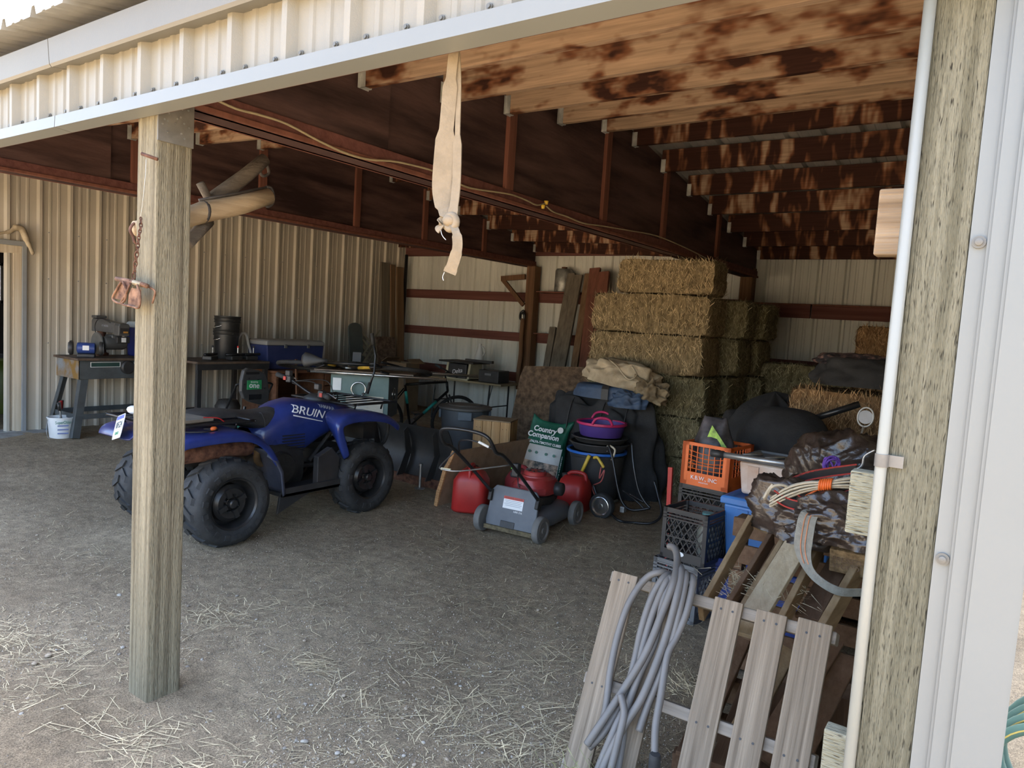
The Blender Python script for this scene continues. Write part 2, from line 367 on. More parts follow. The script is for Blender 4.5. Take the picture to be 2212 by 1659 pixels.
# left wall (tan, ribs towards us) with a door opening
PITCH = .305; Y0 = 3.179 - PITCH*7
wl_ = bpy.data.objects.new('wall_left', None); col.objects.link(wl_); struct(wl_, 'tan ribbed metal siding wall along the left side')
DY0, DY1, DZ = 2.40, 3.30, 2.07
for k in range(0, 26, 3):
    acc = MB()
    for i in range(3):
        ya = Y0 + (k+i)*PITCH
        if ya > YB-.1: break
        inside = DY0-.05 < ya+PITCH/2 < DY1+.02
        sh = sheet(rib_profile(1, PITCH, .032, .006, ya-.02), (lambda s: DZ+.05) if inside else (lambda s: gz(XW, s)-.05), lambda s: zroof(XW, s), lambda s, d, z: (XW+d, s, z))
        acc.add(sh.v, sh.f)
    if acc.v: acc.build('siding_panel', m_tan, wl_)
for k in range(26):
    y = Y0 + k*PITCH + .10
    for z in (1.05, 1.75, 2.25):
        if DY0-.1 < y < DY1+.05 and z < DZ+.1 or y > YB: continue
        MB().lathe([(.0075, 0), (.0075, .006), (.004, .009)], 8, (0, 0, 0), 'x').build('screw', m_jambgrey, wl_, (XW, y, z))

# door 1 on the left wall
d1 = bpy.data.objects.new('door_1', None); col.objects.link(d1); struct(d1, 'open doorway with a worn cream wooden frame')
for (a, b, nm, mt) in [((XW-.12, 3.235, .06), (XW+.034, 3.315, DZ), 'jamb', m_jamb), ((XW+.0, 3.315, .06), (XW+.045, 3.36, DZ+.05), 'side_flashing', m_jambgrey),
                   ((XW-.12, DY0, DZ-.08), (XW+.035, 3.315, DZ-.0), 'head_jamb', m_jamb), ((XW, DY0-.05, DZ), (XW+.06, 3.375, DZ+.05), 'head_flashing', m_jambgrey),
                   ((XW-.12, DY0-.06, .06), (XW+.035, DY0+.02, DZ-.02), 'jamb', m_jamb)]:
    MB().box2(a, b).build(nm, mt, d1, bevel=.004)
MB().box2((XW-.12, DY0, .04), (XW+.06, 3.26, .105)).build('threshold', m_conc, d1, bevel=.006)
ap = MB().prism([(XW, 1.8), (XW+.42, 1.9), (XW+.36, 2.9), (XW+.22, 3.5), (XW+.05, 3.9), (XW, 3.9)], -.02, .098)
struct(ap.build('apron', m_conc, bevel=.01), 'worn concrete apron in front of the doorway')
# room behind the doorway
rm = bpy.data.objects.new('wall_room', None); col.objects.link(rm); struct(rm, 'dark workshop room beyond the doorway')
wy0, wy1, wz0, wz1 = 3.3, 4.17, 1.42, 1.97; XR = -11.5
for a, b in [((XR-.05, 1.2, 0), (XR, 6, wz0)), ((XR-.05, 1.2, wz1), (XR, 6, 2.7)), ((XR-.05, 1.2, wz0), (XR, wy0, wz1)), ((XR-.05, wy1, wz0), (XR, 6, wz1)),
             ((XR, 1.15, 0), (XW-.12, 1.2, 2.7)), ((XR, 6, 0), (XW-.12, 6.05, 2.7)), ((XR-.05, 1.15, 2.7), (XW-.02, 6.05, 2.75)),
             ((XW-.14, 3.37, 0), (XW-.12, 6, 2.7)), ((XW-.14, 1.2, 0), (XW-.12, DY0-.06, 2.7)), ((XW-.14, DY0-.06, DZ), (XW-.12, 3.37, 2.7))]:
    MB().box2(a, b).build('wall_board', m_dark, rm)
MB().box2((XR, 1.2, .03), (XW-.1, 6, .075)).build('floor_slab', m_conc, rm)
_q = PX(4, 822, -10.2); _j = thing('green_jug', 'lime green jug standing inside the dark doorway room', 'jug', (-10.2, _q.y, .075)); MB().lathe([(0, 0), (.15, 0), (.16, .02), (.16, .52), (.1, .62), (.05, .66), (.05, .70), (0, .70)], 20, cap=False).build('body', M('lime_plastic', (.08, .11, .012), .5), _j, smooth=True, auto=40); MB().lathe([(.055, .69), (.055, .74), (0, .74)], 14, cap=False).build('cap', m_dark, _j)
w1 = bpy.data.objects.new('window_1', None); col.objects.link(w1); struct(w1, 'small bright window seen through the doorway')
for a, b in [((XR-.03, wy0, wz0), (XR+.03, wy0+.04, wz1)), ((XR-.03, wy1-.04, wz0), (XR+.03, wy1, wz1)), ((XR-.03, wy0, wz0), (XR+.03, wy1, wz0+.04)), ((XR-.03, wy0, wz1-.04), (XR+.03, wy1, wz1))]:
    MB().box2(a, b).build('window_frame', m_jambgrey, w1)
m_glass = M('window_glass', (.95, .95, .95), .02, 0, 0, trans=1.0)
MB().box2((XR-.012, wy0+.04, wz0+.04), (XR-.008, wy1-.04, wz1-.04)).build('pane', m_glass, w1)

# back wall, seen from inside, with girts, header and posts
wb = bpy.data.objects.new('wall_back', None); col.objects.link(wb); struct(wb, 'pale grey metal back wall with red brown girts')
x = XW
while x < 0.05:
    n = 3; prof = rib_profile(n, .305, .03, .006, x)
    sheet(prof, lambda s: -.05, lambda s: zroof(s, YB)+.02, lambda s, d, z: (s, YB+d, z)).build('siding_panel', m_backwall, wb)
    x += n*.305
def board(nm, a, b, mt=None, par=None, bev=.004): return MB().box2(a, b).build(nm, mt or m_red, par, bevel=bev)
for z0, z1 in ((1.913, 2.055), (1.309, 1.443), (.69, .83)):
    board('girt', (XW+.06, YB-.045, z0), (-5.95, YB-.004, z1), par=wb); board('girt', (-5.94, YB-.045, z0), (-2.80, YB-.004, z1), par=wb)
    if z0 < 1.9: board('girt', (-2.79, YB-.045, z0-.1), (-.15, YB-.004, z1-.1), par=wb)
    if z0 > 1.0: board('girt_ledge', (-5.80, YB-.27, z1), (-4.6, YB-.004, z1+.018), m_redz, wb)
for xa, xb in ((-2.79, -2.0), (-1.985, -.15)):
    board('girt', (xa, YB-.12, 1.855), (xb, YB-.08, 2.005), par=wb); board('girt_ledge', (xa, YB-.125, 2.005), (xb, YB-.004, 2.025), m_redz, wb)
board('header_board', (XW+.05, YB-.05, 2.61), (-.12, YB-.006, 2.76), par=wb)
for x in (-5.95, -2.76):
    MB().box2((x-.075, YB-.21, -.1), (x+.075, YB-.05, 2.44)).build('post', m_brownpost, wb, bevel=.006)

# right end wall: siding at x ~ 0, girt stubs, corner post, white corner trim
wr = bpy.data.objects.new('wall_right', None); col.objects.link(wr); struct(wr, 'right end wall with incised corner post and white metal trim')
y = YF+.15
while y < YB-.1:
    n = min(3, max(1, int(round((YB-y)/.305)))); prof = rib_profile(n, .305, .03, .006, y)
    sheet(prof, lambda s: -.05, lambda s: zroof(0, s)-.02, lambda s, d, z: (.012+d, s, z)).build('siding_panel', m_backwall, wr); y += n*.305
MB().box2((-.170, 1.5, -.3), (-.078, 1.64, 2.70)).build('corner_post', m_post2, wr, bevel=.004)
tr = MB()
for xa, xb, ya in ((-.078, -.052, 1.497), (-.052, -.047, 1.490), (-.047, -.022, 1.485), (-.022, -.016, 1.478), (-.016, .057, 1.474)):
    tr.box2((xa, ya, -.05), (xb, 1.512, 2.75))
tr.box2((.053, 1.474, -.05), (.057, 1.62, 2.75))
tr.build('corner_trim', m_trim, wr)
for z in (1.205, 1.77): MB().lathe([(.011, 0), (.011, .004), (.006, .004), (.006, .009), (.002, .010)], 14, (0, 0, 0), 'y').build('screw', m_eave, wr, (-.064, 1.496, z), (0, 0, pi))
for z0, z1, mt in ((1.765, 1.899, m_rawstub), (1.182, 1.316, m_stub), (.61, .745, m_stub)):
    MB().box2((-.252, 1.642, z0), (-.06, 1.685, z1)).build('girt_stub', mt, wr, bevel=.004)
    MB().box2((-.115, 1.69, z0), (-.075, YB-.06, z1)).build('girt', m_stub, wr)
cp = thing('conduit_pipe', 'cream plastic conduit strapped up the corner of the incised post', 'pipe', (-.178, 1.49, 0))
MB().tube([(0, 0, -.2), (0, 0, 2.68)], .0105, 16).build('pipe', m_pipe, cp, smooth=True)
for z in (.742, 1.368):
    cl = MB().tube([(0, 0, z-.012), (0, 0, z+.012)], .0122, 16); cl.box((.022, .004, z), (.028, .004, .022)); cl.build('pipe_strap', m_plate, cp, auto=40, smooth=True)

# front post with its gusset plate
fp = thing('wooden_post', 'thick weathered wooden post holding up the open front of the shed', 'post', (-2.708, 1.515, 0))
MB().box((0, 0, 1.0), (.138, .138, 2.75)).build('shaft', m_post, fp, bevel=.006)
MB().box((.072, .0, 2.30), (.006, .142, .265)).build('gusset_plate', m_plate, fp, bevel=.002)
for i in range(22):
    MB().lathe([(.004, 0), (.004, .002)], 6, (0, 0, 0), 'x').build('nail_head', m_steel if i % 3 else m_trim, fp, (.075, rnd.uniform(-.055, .06), rnd.uniform(2.19, 2.40)))

# ------------------------------------------------------------ roof, purlins, beams, eave fascia
rf = bpy.data.objects.new('roof', None); col.objects.link(rf); struct(rf, 'galvanised ribbed metal roof over the shed')
RP = .272; x = -3.511 - RP*21 - .02
while x < .1:
    prof = [(s, d) for s, d in rib_profile(3, RP, .036, .005, x) if s < .14]
    if len(prof) > 2:
        for ya, yb in ((1.27, RY), (RY, YB+.12)):
            mb = MB(); n = len(prof)
            mb.add([(s, ya, zroof(s, ya)+d) for s, d in prof] + [(s, yb, zroof(s, yb)+d) for s, d in prof], [(k, k+1, n+k+1, n+k) for k in range(n-1)])
            mb.build('roof_panel', m_roof, rf, thick=.002)
    x += 3*RP
cl_ = bpy.data.objects.new('ceiling', None); col.objects.link(cl_); struct(cl_, 'open ceiling of scorched wooden purlins hung between plywood beams')
PY_ = [1.86, 2.45, 3.04, 3.62, 4.23, 4.85, 5.37, 5.96, 6.59, 7.18, 7.81, 8.39, 8.97]
def hanger(par, x, y, z, sgn):
    h = MB(); w = .021
    for s in (-1, 1): h.box((sgn*.02, s*w, .05), (.035, .002, .11))
    h.box((sgn*.02, 0, -.003), (.035, .044, .002)); h.box((sgn*.002, 0, .05), (.002, .07, .11))
    h.build('joist_hanger', m_galv, par, (x, y, z))
for y in PY_:
    for xa, xb in ((-2.655, -.06), (-5.93, -2.80), (XW+.03, -6.05)):
        za, zbb = zb(y)+(.11 if xa < -4 else 0), zb(y)+(.11 if xb < -4 else 0)
        if xa < -6: za = zb(y)+.2
        mb = MB(); L = xb-xa
        mb.bar((0, 0, .0925), (L, 0, .0925+zbb-za), .038, .185)
        p = mb.build('purlin', m_purlin if y < RY else m_purlin2, cl_, (xa, y, za), bevel=.002)
        if xa > -6: hanger(p, .0, 0, 0, 1)
def beam(nm, x, w, zbot, lab, studs, sheet_end):
    top = [(YF+.02, 0), (RY, 0), (YB-.06, 0)]
    off = .11 if x < -4 else 0
    b = bpy.data.objects.new(nm, None); col.objects.link(b); b.parent = cl_
    if lab: b['label'] = lab
    pl = [(YF+.03, zbot), (YB-.06, zbot), (YB-.06, zb(YB)+.15+off), (RY, zb(RY)+.15+off), (YF+.03, zb(YF)+.14+off)]
    MB().prism(pl, x-w/2, x+w/2, 'x').build('plywood_web', m_ply, b)
    for s in (-1, 1):
        MB().box2((x+s*(w/2+.0), YF+.12, zbot), (x+s*(w/2+.03), YB-.07, zbot+.085)).build('bottom_chord', m_red, b, bevel=.004)
        MB().box2((x+s*(w/2+.0), YF+.12, zbot-.0), (x+s*(w/2+.045), YB-.07, zbot+.022)).build('chord_strip', m_redz, b, bevel=.003)
        for y in studs:
            MB().box2((x+s*w/2, y-.04, zbot+.085), (x+s*(w/2+.03), y+.04, zb(y)+.13+off)).build('stud', m_redz, b, bevel=.003)
    y0, y1 = sheet_end
    MB().prism([(y0, zbot+.085), (y1, zbot+.085), (y1, zb(y1)+.13+off), (y0, zb(y0)+.13+off)], x+w/2, x+w/2+.018, 'x').build('plywood_panel', m_ply, b)
# the beams belong to the ceiling: their pieces hang directly from it
beam('box_beam', -2.745, .09, 2.325, 'dark red plywood box beam above the front post', (3.72, 5.0, 6.15, 7.6), (1.75, 2.66))
beam('box_beam', -6.03, .09, 2.435, None, (3.1, 4.3, 5.5, 6.6, 7.8), (1.6, 2.9))

fa = bpy.data.objects.new('trim_1', None); col.objects.link(fa); struct(fa, 'cream ribbed fascia with white drip trim along the eave')
FP = .272; x = -3.767 - FP*18 - .018
while x < 0.0:
    prof = [(s, d) for s, d in rib_profile(3, FP, .030, .006, x) if s < .06]
    if len(prof) > 3:
        sheet(prof, lambda s: 2.285, lambda s: 2.56, lambda s, d, z: (s, YF-d, z)).build('siding_panel', m_cream, fa)
        for k in range(3):
            for q in (.087, .255):
                MB().lathe([(.009, 0), (.009, .003), (.0055, .003), (.0055, .008)], 10, (0, 0, 0), 'y').build('screw', m_eave, fa, (x+k*FP+q*FP/.3048, YF-.002, 2.335), (0, 0, pi))
    x += 3*FP
for xa, xb in ((-9.0, -3.29), (-3.285, .06)):
    d = MB().prism([(1.372, 2.262), (1.44, 2.256), (1.44, 2.266), (1.41, 2.275), (1.405, 2.30), (1.374, 2.307)], xa, xb, 'x'); d.build('drip_trim', m_trim, fa)
    MB().box2((xa, YF+.005, 2.262), (xb, YF+.035, 2.58)).build('nailer', m_red, fa)
    e = MB().prism([(1.352, 2.505), (1.36, 2.495), (1.42, 2.505), (1.42, 2.60), (1.345, 2.60)], xa, xb, 'x'); e.build('eave_trim', m_eave, fa)
# ------------------------------------------------------------ shared object materials
m_black = M('black_plastic', (.022, .023, .025), .5, 0, .25, 9, .05, 80, dust=.10)
m_blacktube = M('black_enamel_tube', (.015, .015, .016), .3, 0, .2, 9)
m_rubber = M('black_rubber', (.018, .019, .020), .75, 0, .3, 12, .2, 60, dust=.16, dc=(.16, .15, .13), dscale=6)
m_blue = M('blue_atv_plastic', (.010, .026, .155), .28, 0, .25, 4, .02, 40, dust=.10, dc=(.16, .17, .22), dscale=4, coat=.3)
m_mudblue = M('mud_dulled_blue', (.055, .065, .10), .7, 0, .25, 8, .1, 60, dust=.4, dc=(.14, .13, .13))
m_seat = M('black_vinyl', (.035, .034, .033), .55, 0, .25, 10, .25, 120, dust=.25, dc=(.14, .13, .115), dscale=5)
m_rust = M('rusty_steel', (.10, .035, .022), .85, .2, .5, 14, .4, 60, c2=(.21, .10, .06))
m_white = M('white_plastic', (.80, .80, .78), .45, 0, .04, 6)
m_wtext = M('white_print', (.82, .82, .80), .5, 0, .03, 6)
m_gtext = M('grey_print', (.30, .32, .36), .5, 0, .03, 6)
m_chrome = M('bright_steel', (.62, .62, .60), .25, .95, .1, 9)
m_rim = M('black_rim', (.035, .035, .036), .32, .4, .25, 8, dust=.08)
m_engine = M('dark_engine_metal', (.035, .033, .030), .6, .5, .35, 12, .2, 40, dust=.25, dc=(.12, .10, .08))
m_orange = M('orange_plastic', (.75, .14, .02), .45, 0, .1, 5, .02, 60, dust=.08)
m_redp = M('red_plastic', (.42, .018, .016), .42, 0, .15, 4, .03, 60, dust=.10, dc=(.30, .15, .12))
m_grey = M('grey_plastic', (.13, .14, .15), .5, 0, .12, 4, .03, 60, dust=.15)
m_yellow = M('yellow_plastic', (.75, .50, .06), .45, 0, .1, 5)
m_plyedge = wood('plywood_board', (.20, .12, .065), (.30, .19, .11), 0, 6, 6, .8, .2, dust=.2)

def ring_rect(y, w, t, b, r=.35, n=6):
    """rounded cross section: half width w, top t, bottom b at station y"""
    pts = []; h = (t-b)/2; zc = (t+b)/2
    for k in range(4*n):
        a = 2*pi*k/(4*n); cx, sz = cos(a), sin(a); e = r*2
        pts.append(Vector((math.copysign(abs(cx)**e, cx)*w, y, zc + math.copysign(abs(sz)**e, sz)*h)))
    return pts
def lug_ring(mb, R, w, n, lug_h, ang=.5, lw=.045):
    for i in range(n):
        for s in (-1, 1):
            a = 2*pi*(i + (.5 if s > 0 else 0))/n
            P = []
            for (t, rr, da) in ((.02, R, 0), (.62, R-.004, .10*s*0+.16), (1.0, R-.055, .20)):
                for hw in (-lw/2/R, lw/2/R):
                    for hh in (-.03, lug_h if t < .9 else lug_h*.5):
                        aa = a + da + hw; r_ = rr + hh
                        P.append((s*w/2*t if t < .9 else s*(w/2+.004), cos(aa)*r_, sin(aa)*r_))
            F = []
            for k in range(2):
                o = k*4; F += [(o, o+1, o+5, o+4), (o+1, o+3, o+7, o+5), (o+3, o+2, o+6, o+7), (o+2, o, o+4, o+6)]
            F += [(0, 2, 3, 1), (8, 9, 11, 10)]
            mb.add(P, F)
def atv_wheel(parent, x, y, R, w, out, nl):
    rr = .162
    wmb = MB().lathe([(.02, -.02), (.05, -.015), (.06, .01), (.10, .012), (.125, -.01), (.13, -.05), (.150, -.055), (.155, -.01), (rr, .035), (rr+.012, .045), (rr+.014, .035), (rr-.004, -.03), (rr-.004, -.12), (rr+.012, -.14)], 28, (0, 0, 0), 'x', cap=False)
    wmb.lathe([(.03, .0), (.03, .035), (.022, .042), (.0, .042)], 14, (0, 0, 0), 'x', cap=False)
    for k in range(4):
        a = k*pi/2+.4; wmb.box((.016, cos(a)*.075, sin(a)*.075), (.022, .032, .06), (a-pi/2, 0, 0)); wmb.lathe([(.008, 0), (.008, .03)], 8, (.0, cos(a+.78)*.055, sin(a+.78)*.055), 'x')
    off = out*(w/2-.06)
    if out < 0: wmb.v = [(-p[0], -p[1], p[2]) for p in wmb.v]
    wh = wmb.build('wheel', m_rim, parent, (x+off, y, R-.005), smooth=True, auto=35)
    t = MB().lathe([(rr+.008, -w*.40), (rr+.03, -w*.46), (R*.80, -w*.5), (R*.93, -w*.46), (R*.985, -w*.33), (R, 0), (R*.985, w*.33), (R*.93, w*.46), (R*.80, w*.5), (rr+.03, w*.46), (rr+.008, w*.40)], 40, (0, 0, 0), 'x', cap=False)
    t.build('tire', m_rubber, wh, (-off, 0, 0), smooth=True)
    lm = MB(); lug_ring(lm, R, w*.98, nl, .013); lm.build('tread_lugs', m_rubber, wh, (-off, 0, 0))
    return wh
def fender(stations, x0, x1, lip=.05, n=5, shear=0.0):
    """open sheet from x0 to x1 along (y,z[,scale]) stations with a down-turned outer lip at x1"""
    def fn(i, j):
        k = j*(len(stations)-1); a = min(int(k), len(stations)-2); t = k-a
        p, q = stations[a], stations[a+1]
        return p[0]+(q[0]-p[0])*t, p[1]+(q[1]-p[1])*t
    mb = MB(); ns = len(stations); cols = []
    for q in range(n+2):
        if q < n: cols.append((x0+(x1-x0)*(q/(n-1))**.8, 0 if q < n-1 else -.012))
        else: cols.append((x1+math.copysign(.006, x1-x0)*(q-n+1), -.012-lip*(q-n+1)/2))
    P = []
    for i, (y, z) in enumerate(stations):
        a = stations[max(i-1, 0)]; b = stations[min(i+1, ns-1)]; ty, tz = b[0]-a[0], b[1]-a[1]; L = sqrt(ty*ty+tz*tz); ny, nz = -tz/L, ty/L
        if nz < 0 and abs(nz) > .9: ny, nz = -ny, -nz
        for x, d in cols: P.append((x, y+ny*d + shear*max(0.0, (x1-x)/(x1-x0))*max(0, 1-i/5), z+nz*d))
    m = len(cols)
    mb.add(P, [(i*m+k, i*m+k+1, (i+1)*m+k+1, (i+1)*m+k) for i in range(ns-1) for k in range(m-1)])
    return mb

# ------------------------------------------------------------ the ATV
AO = Vector((-4.6, 3.42, 0))
def AL(u, v, x): return PX(u, v, x+AO.x) - AO
atv = thing('quad_bike', 'blue four wheel quad bike with black seat parked on the dirt', 'quad bike', AO)
for x, y, w, s in ((.405, -.615, .255, 1), (-.405, -.615, .255, -1), (.405, .615, .215, 1), (-.405, .615, .215, -1)):
    atv_wheel(atv, x, y, .287, w, s, 17)
fr = MB()
for s in (-1, 1):
    fr.tube([(s*.14, -.85, .62), (s*.15, -.5, .42), (s*.15, .45, .36), (s*.14, .9, .55)], .018, 8)
    fr.tube([(s*.14, .3, .4), (s*.16, .62, .75)], .016, 8); fr.tube([(s*.15, .62, .34), (s*.36, .62, .30)], .022, 8); fr.tube([(s*.13, .55, .65), (s*.33, .62, .36)], .028, 10)
fr.tube([(-.38, -.615, .30), (.38, -.615, .30)], .045, 12); fr.tube([(0, -.615, .3), (0, -.1, .42)], .06, 10); fr.tube([(.1, -.6, .36), (.12, -.5, .68)], .032, 10)
fr.box((0, -.63, .31), (.2, .2, .18)); fr.box((0, .55, .42), (.26, .36, .12)); fr.box((0, -.62, .56), (.34, .5, .14))
fr.build('chassis', m_engine, atv, smooth=True, auto=40)
en = MB().loft([ring_rect(y, w, t, b, .3) for y, w, t, b in ((-.26, .14, .5, .22), (-.2, .2, .58, .2), (.0, .24, .60, .2), (.18, .22, .56, .22), (.26, .12, .5, .26))])
en.lathe([(.0, .262), (.11, .26), (.125, .235), (.125, .20)], 22, (0, -.04, .40), 'x', cap=False)
for i in range(7): en.box((.05, .10, .50+.022*i), (.3, .2, .007))
en.build('engine', m_engine, atv, smooth=True, auto=35)
for s in (-1, 1):
    ft = MB(); ft.box2((s*.22, -.2, .245), (s*.47, .33, .275)); ft.box2((s*.445, -.2, .245), (s*.47, .33, .31))
    ft.prism([(.12, .27), (.32, .27), (.33, .48), (.25, .56), (.12, .5)], s*.40, s*.455, 'x')
    ft.prism([(-.22, .12), (.1, .25), (-.2, .25)], s*.42, s*.44, 'x')
    ft.build('footwell', m_black, atv, bevel=.006)
for s in (-1, 1): fender([(-.33, .60), (-.25, .54), (-.195, .44), (-.175, .30), (-.17, .27)], s*.2, s*.475, .03).build('splash_guard', m_mudblue, atv, smooth=True, thick=.006)
rfm = fender([(-1.03, .66), (-1.01, .715), (-.95, .745), (-.80, .755), (-.60, .758), (-.46, .745), (-.36, .69), (-.27, .60), (-.215, .50)], 0, .475, .055, 6)
r2 = MB(); r2.v = [(-p[0], p[1], p[2]) for p in rfm.v]; r2.f = [tuple(reversed(q)) for q in rfm.f]; rfm.add(r2.v, r2.f)
rfm.build('rear_fender', m_blue, atv, smooth=True, thick=.008, sub=1)
fst = [(.325, .45), (.275, .56), (.235, .68), (.245, .755), (.32, .80), (.45, .815), (.62, .81), (.78, .785), (.88, .74), (.95, .68)]
ffm = fender(fst, .235, .50, .06, 6, .26)
f2 = MB(); f2.v = [(-p[0], p[1], p[2]) for p in ffm.v]; f2.f = [tuple(reversed(q)) for q in ffm.f]
for q in (ffm, f2): q.build('front_fender', m_blue, atv, smooth=True, thick=.008, sub=1)
TANK = ((-.20, .10, .70, .50, .4), (-.12, .15, .745, .47, .38), (0, .185, .822, .46, .3), (.10, .195, .866, .46, .25), (.22, .20, .888, .48, .24), (.36, .205, .872, .56, .25), (.5, .215, .852, .62, .3), (.66, .20, .83, .66, .36), (.80, .15, .79, .68, .42))
tk = MB().loft([ring_rect(y, w, t, b, r) for y, w, t, b, r in TANK])
tank = tk.build('tank_cowl', m_blue, atv, smooth=True)
def tank_x(y, z):
    for p, q in zip(TANK, TANK[1:]):
        if p[0] <= y <= q[0]:
            t = (y-p[0])/(q[0]-p[0]); w, tp, bt, r = (p[i]+(q[i]-p[i])*t for i in range(1, 5)); break
    else: return .2
    s_ = min(.98, abs((z-(tp+bt)/2)/((tp-bt)/2))); return w*(1-(s_**(1/(2*r)))**2)**r
def on_tank(o):
    m_ = Matrix.LocRotScale(o.location, o.rotation_euler, o.scale)
    for v in o.data.vertices:
        q = m_ @ v.co; e_ = .003 if v.co.z > 0 else .001; q.x = tank_x(q.y, q.z) + e_; v.co = q
    o.location = (0, 0, 0); o.rotation_euler = (0, 0, 0); o.scale = (1, 1, 1)
on_tank(text('BRUIN', 'bruin_lettering', m_wtext, .088, tank, (.221, .228, .800), (radians(90), radians(13), radians(90)), .0015, shear=.25, bold=.0, sx=1.16))
on_tank(MB().grid(24, 2, lambda i, j: (0, .09+.27*i, .778-.062*i+.010*j*(1-i*.5))).build('decal_stripe', m_wtext, tank))
on_tank(text('YAMAHA', 'maker_lettering', m_gtext, .036, tank, (.196, .41, .825), (radians(90), radians(13), radians(90)), .0015, bold=.001))
lp = MB().loft([ring_rect(y, w, t, b, .34) for y, w, t, b in ((-.20, .10, .69, .50), (-.05, .172, .70, .44), (.1, .188, .66, .44), (.22, .15, .60, .5))]); lp.build('side_cover', m_blue, atv, smooth=True)
st_ = MB().loft([ring_rect(y, w, t, b, .34, 7) for y, w, t, b in ((-.70, .10, .80, .745), (-.67, .15, .835, .74), (-.55, .17, .852, .74), (-.38, .165, .845, .735), (-.22, .15, .815, .70), (-.08, .135, .815, .66), (.02, .12, .835, .64), (.06, .09, .83, .66))])
seat = st_.build('seat', m_seat, atv, smooth=True, sub=1)
sm = MB().tube([(.151, -.13, .70), (.148, -.135, .76), (.12, -.14, .806), (0, -.145, .812), (-.12, -.14, .806), (-.148, -.135, .76)], .003, 5); sm.build('seam', m_seat, seat)
mf = MB().lathe([(.03, -.93), (.062, -.92), (.066, -.90), (.066, -.40), (.058, -.375), (.03, -.37)], 20, (.315, 0, .615), 'y'); mf.build('muffler', m_rust, atv, smooth=True, auto=40)
MB().box((.315, -.62, .674), (.10, .46, .012)).build('heat_shield', M('shield_metal', (.16, .13, .09), .6, .5, .3, 9), atv, bevel=.01)
MB().tube(smoothpath([(.3, -.38, .61), (.27, -.28, .60), (.22, -.22, .46), (.2, .05, .42)], 6), .024, 10).build('exhaust_pipe', M('tan_heat_pipe', (.22, .14, .07), .6, .5, .3, 9), atv, smooth=True)
for nm, y0, y1, z, w in (('rear_rack', -1.0, -.38, .80, .36), ('front_rack', .52, 1.0, .855, .36)):
    rk = MB(); r = .010
    rk.tube(smoothpath([(w, y0+.04, z), (w, y1-.04, z), (w-.05, y1, z), (-w+.05, y1, z), (-w, y1-.04, z), (-w, y0+.04, z), (-w+.05, y0, z), (w-.05, y0, z), (w, y0+.04, z)], 4), r, 8)
    for k in range(6):
        x = -w+.06+k*(2*w-.12)/5; rk.tube([(x, y0, z-.004), (x, y1, z-.004)], .006, 6)
    for s in (-1, 1):
        for y in (y0+.08, y1-.1): rk.tube([(s*(w-.04), y, z), (s*(w-.06), y, z-.06)], .008, 6)
    rk.build(nm, m_blacktube, atv, smooth=True)
# handlebar through the photographed grips
gl, gr = Vector((-.38, .361, 1.039)), Vector((.38, .263, .93))
hb = MB(); hb.tube(smoothpath([(-.25, .405, 1.005), (-.14, .46, .93), (-.05, .47, .90), (.05, .46, .89), (.14, .40, .90), (.25, .30, .945)], 5), .011, 8)
hb.tube([(0, .47, .90), (0, .60, .70)], .02, 8); hb.box((0, .47, .885), (.12, .07, .05))
hbo = hb.build('handlebar', m_blacktube, atv, smooth=True)
for a, b in ((Vector((-.245, .408, 1.004)), gl), (Vector((.245, .30, .945)), gr)):
    d = (b-a).normalized()
    MB().tube([a+d*.06, b], .020, 12).build('grip', m_rubber, hbo, smooth=True)
    c = MB(); c.box(a+d*.02, (.05, .05, .055), (0, 0, .2)); c.box(a+d*.0+Vector((0, -.03, .055)), (.055, .04, .045)); c.build('switch_box', m_black, hbo, bevel=.008)
    MB().tube([a+Vector((0, .04, 0)), a+Vector((0, .07, 0))+d*.02, b+Vector((0, .07, -.01))], .005, 6).build('brake_lever', m_steel, hbo, smooth=True)
    MB().box(a+d*.045+Vector((0, -.026, 0)), (.03, .006, .03)).build('switch', m_redp, hbo)
for k, (a, b, c) in enumerate((((-.24, .40, .99), (-.12, .55, .98), (-.05, .58, .80)), ((-.23, .40, .98), (-.15, .50, .92), (-.06, .56, .78)), ((.23, .31, .93), (.2, .50, .93), (.08, .60, .80)), ((-.2, .42, 1.0), (-.05, .62, 1.0), (.03, .64, .80)))):
    MB().tube(smoothpath([a, b, c], 8), .005, 6).build('control_cable', m_blacktube, atv, smooth=True)
nc = MB().loft([ring_rect(y, w, t, b, .4) for y, w, t, b in ((.38, .06, .90, .84), (.46, .10, .915, .82), (.6, .10, .88, .8), (.68, .05, .85, .8))]); nc.build('instrument_cowl', m_black, atv, smooth=True)
ln = MB().prism([(-.10, -.09), (.10, -.09), (.11, -.06), (.11, .05), (.1, .07), (-.1, .07), (-.11, .05), (-.11, -.06)], -.002, .002, 'y')
lpl = ln.build('license_plate', m_white, atv, (-.12, -1.05, .76), (radians(-15), radians(-14), radians(-14)))
text('10FG24', 'plate_lettering', M('plate_ink', (.05, .09, .10), .5), .062, lpl, (0, -.003, .0), (radians(90), 0, 0), .0005, sx=.85)
text('IDAHO', 'plate_lettering', M('plate_green', (.05, .30, .15), .5), .03, lpl, (.0, -.003, -.055), (radians(90), 0, 0), .0005)
MB().box((0, -.003, .052), (.19, .001, .025)).build('plate_band', M('plate_blue', (.12, .16, .45), .5), lpl)
fb = MB(); fb.tube(smoothpath([(-.25, .78, .45), (-.26, 1.0, .5), (-.22, 1.03, .7), (.22, 1.03, .7), (.26, 1.0, .5), (.25, .78, .45)], 5), .015, 8); fb.box((0, .86, .60), (.44, .14, .14)); fb.build('front_bumper', m_black, atv, smooth=True, auto=40)
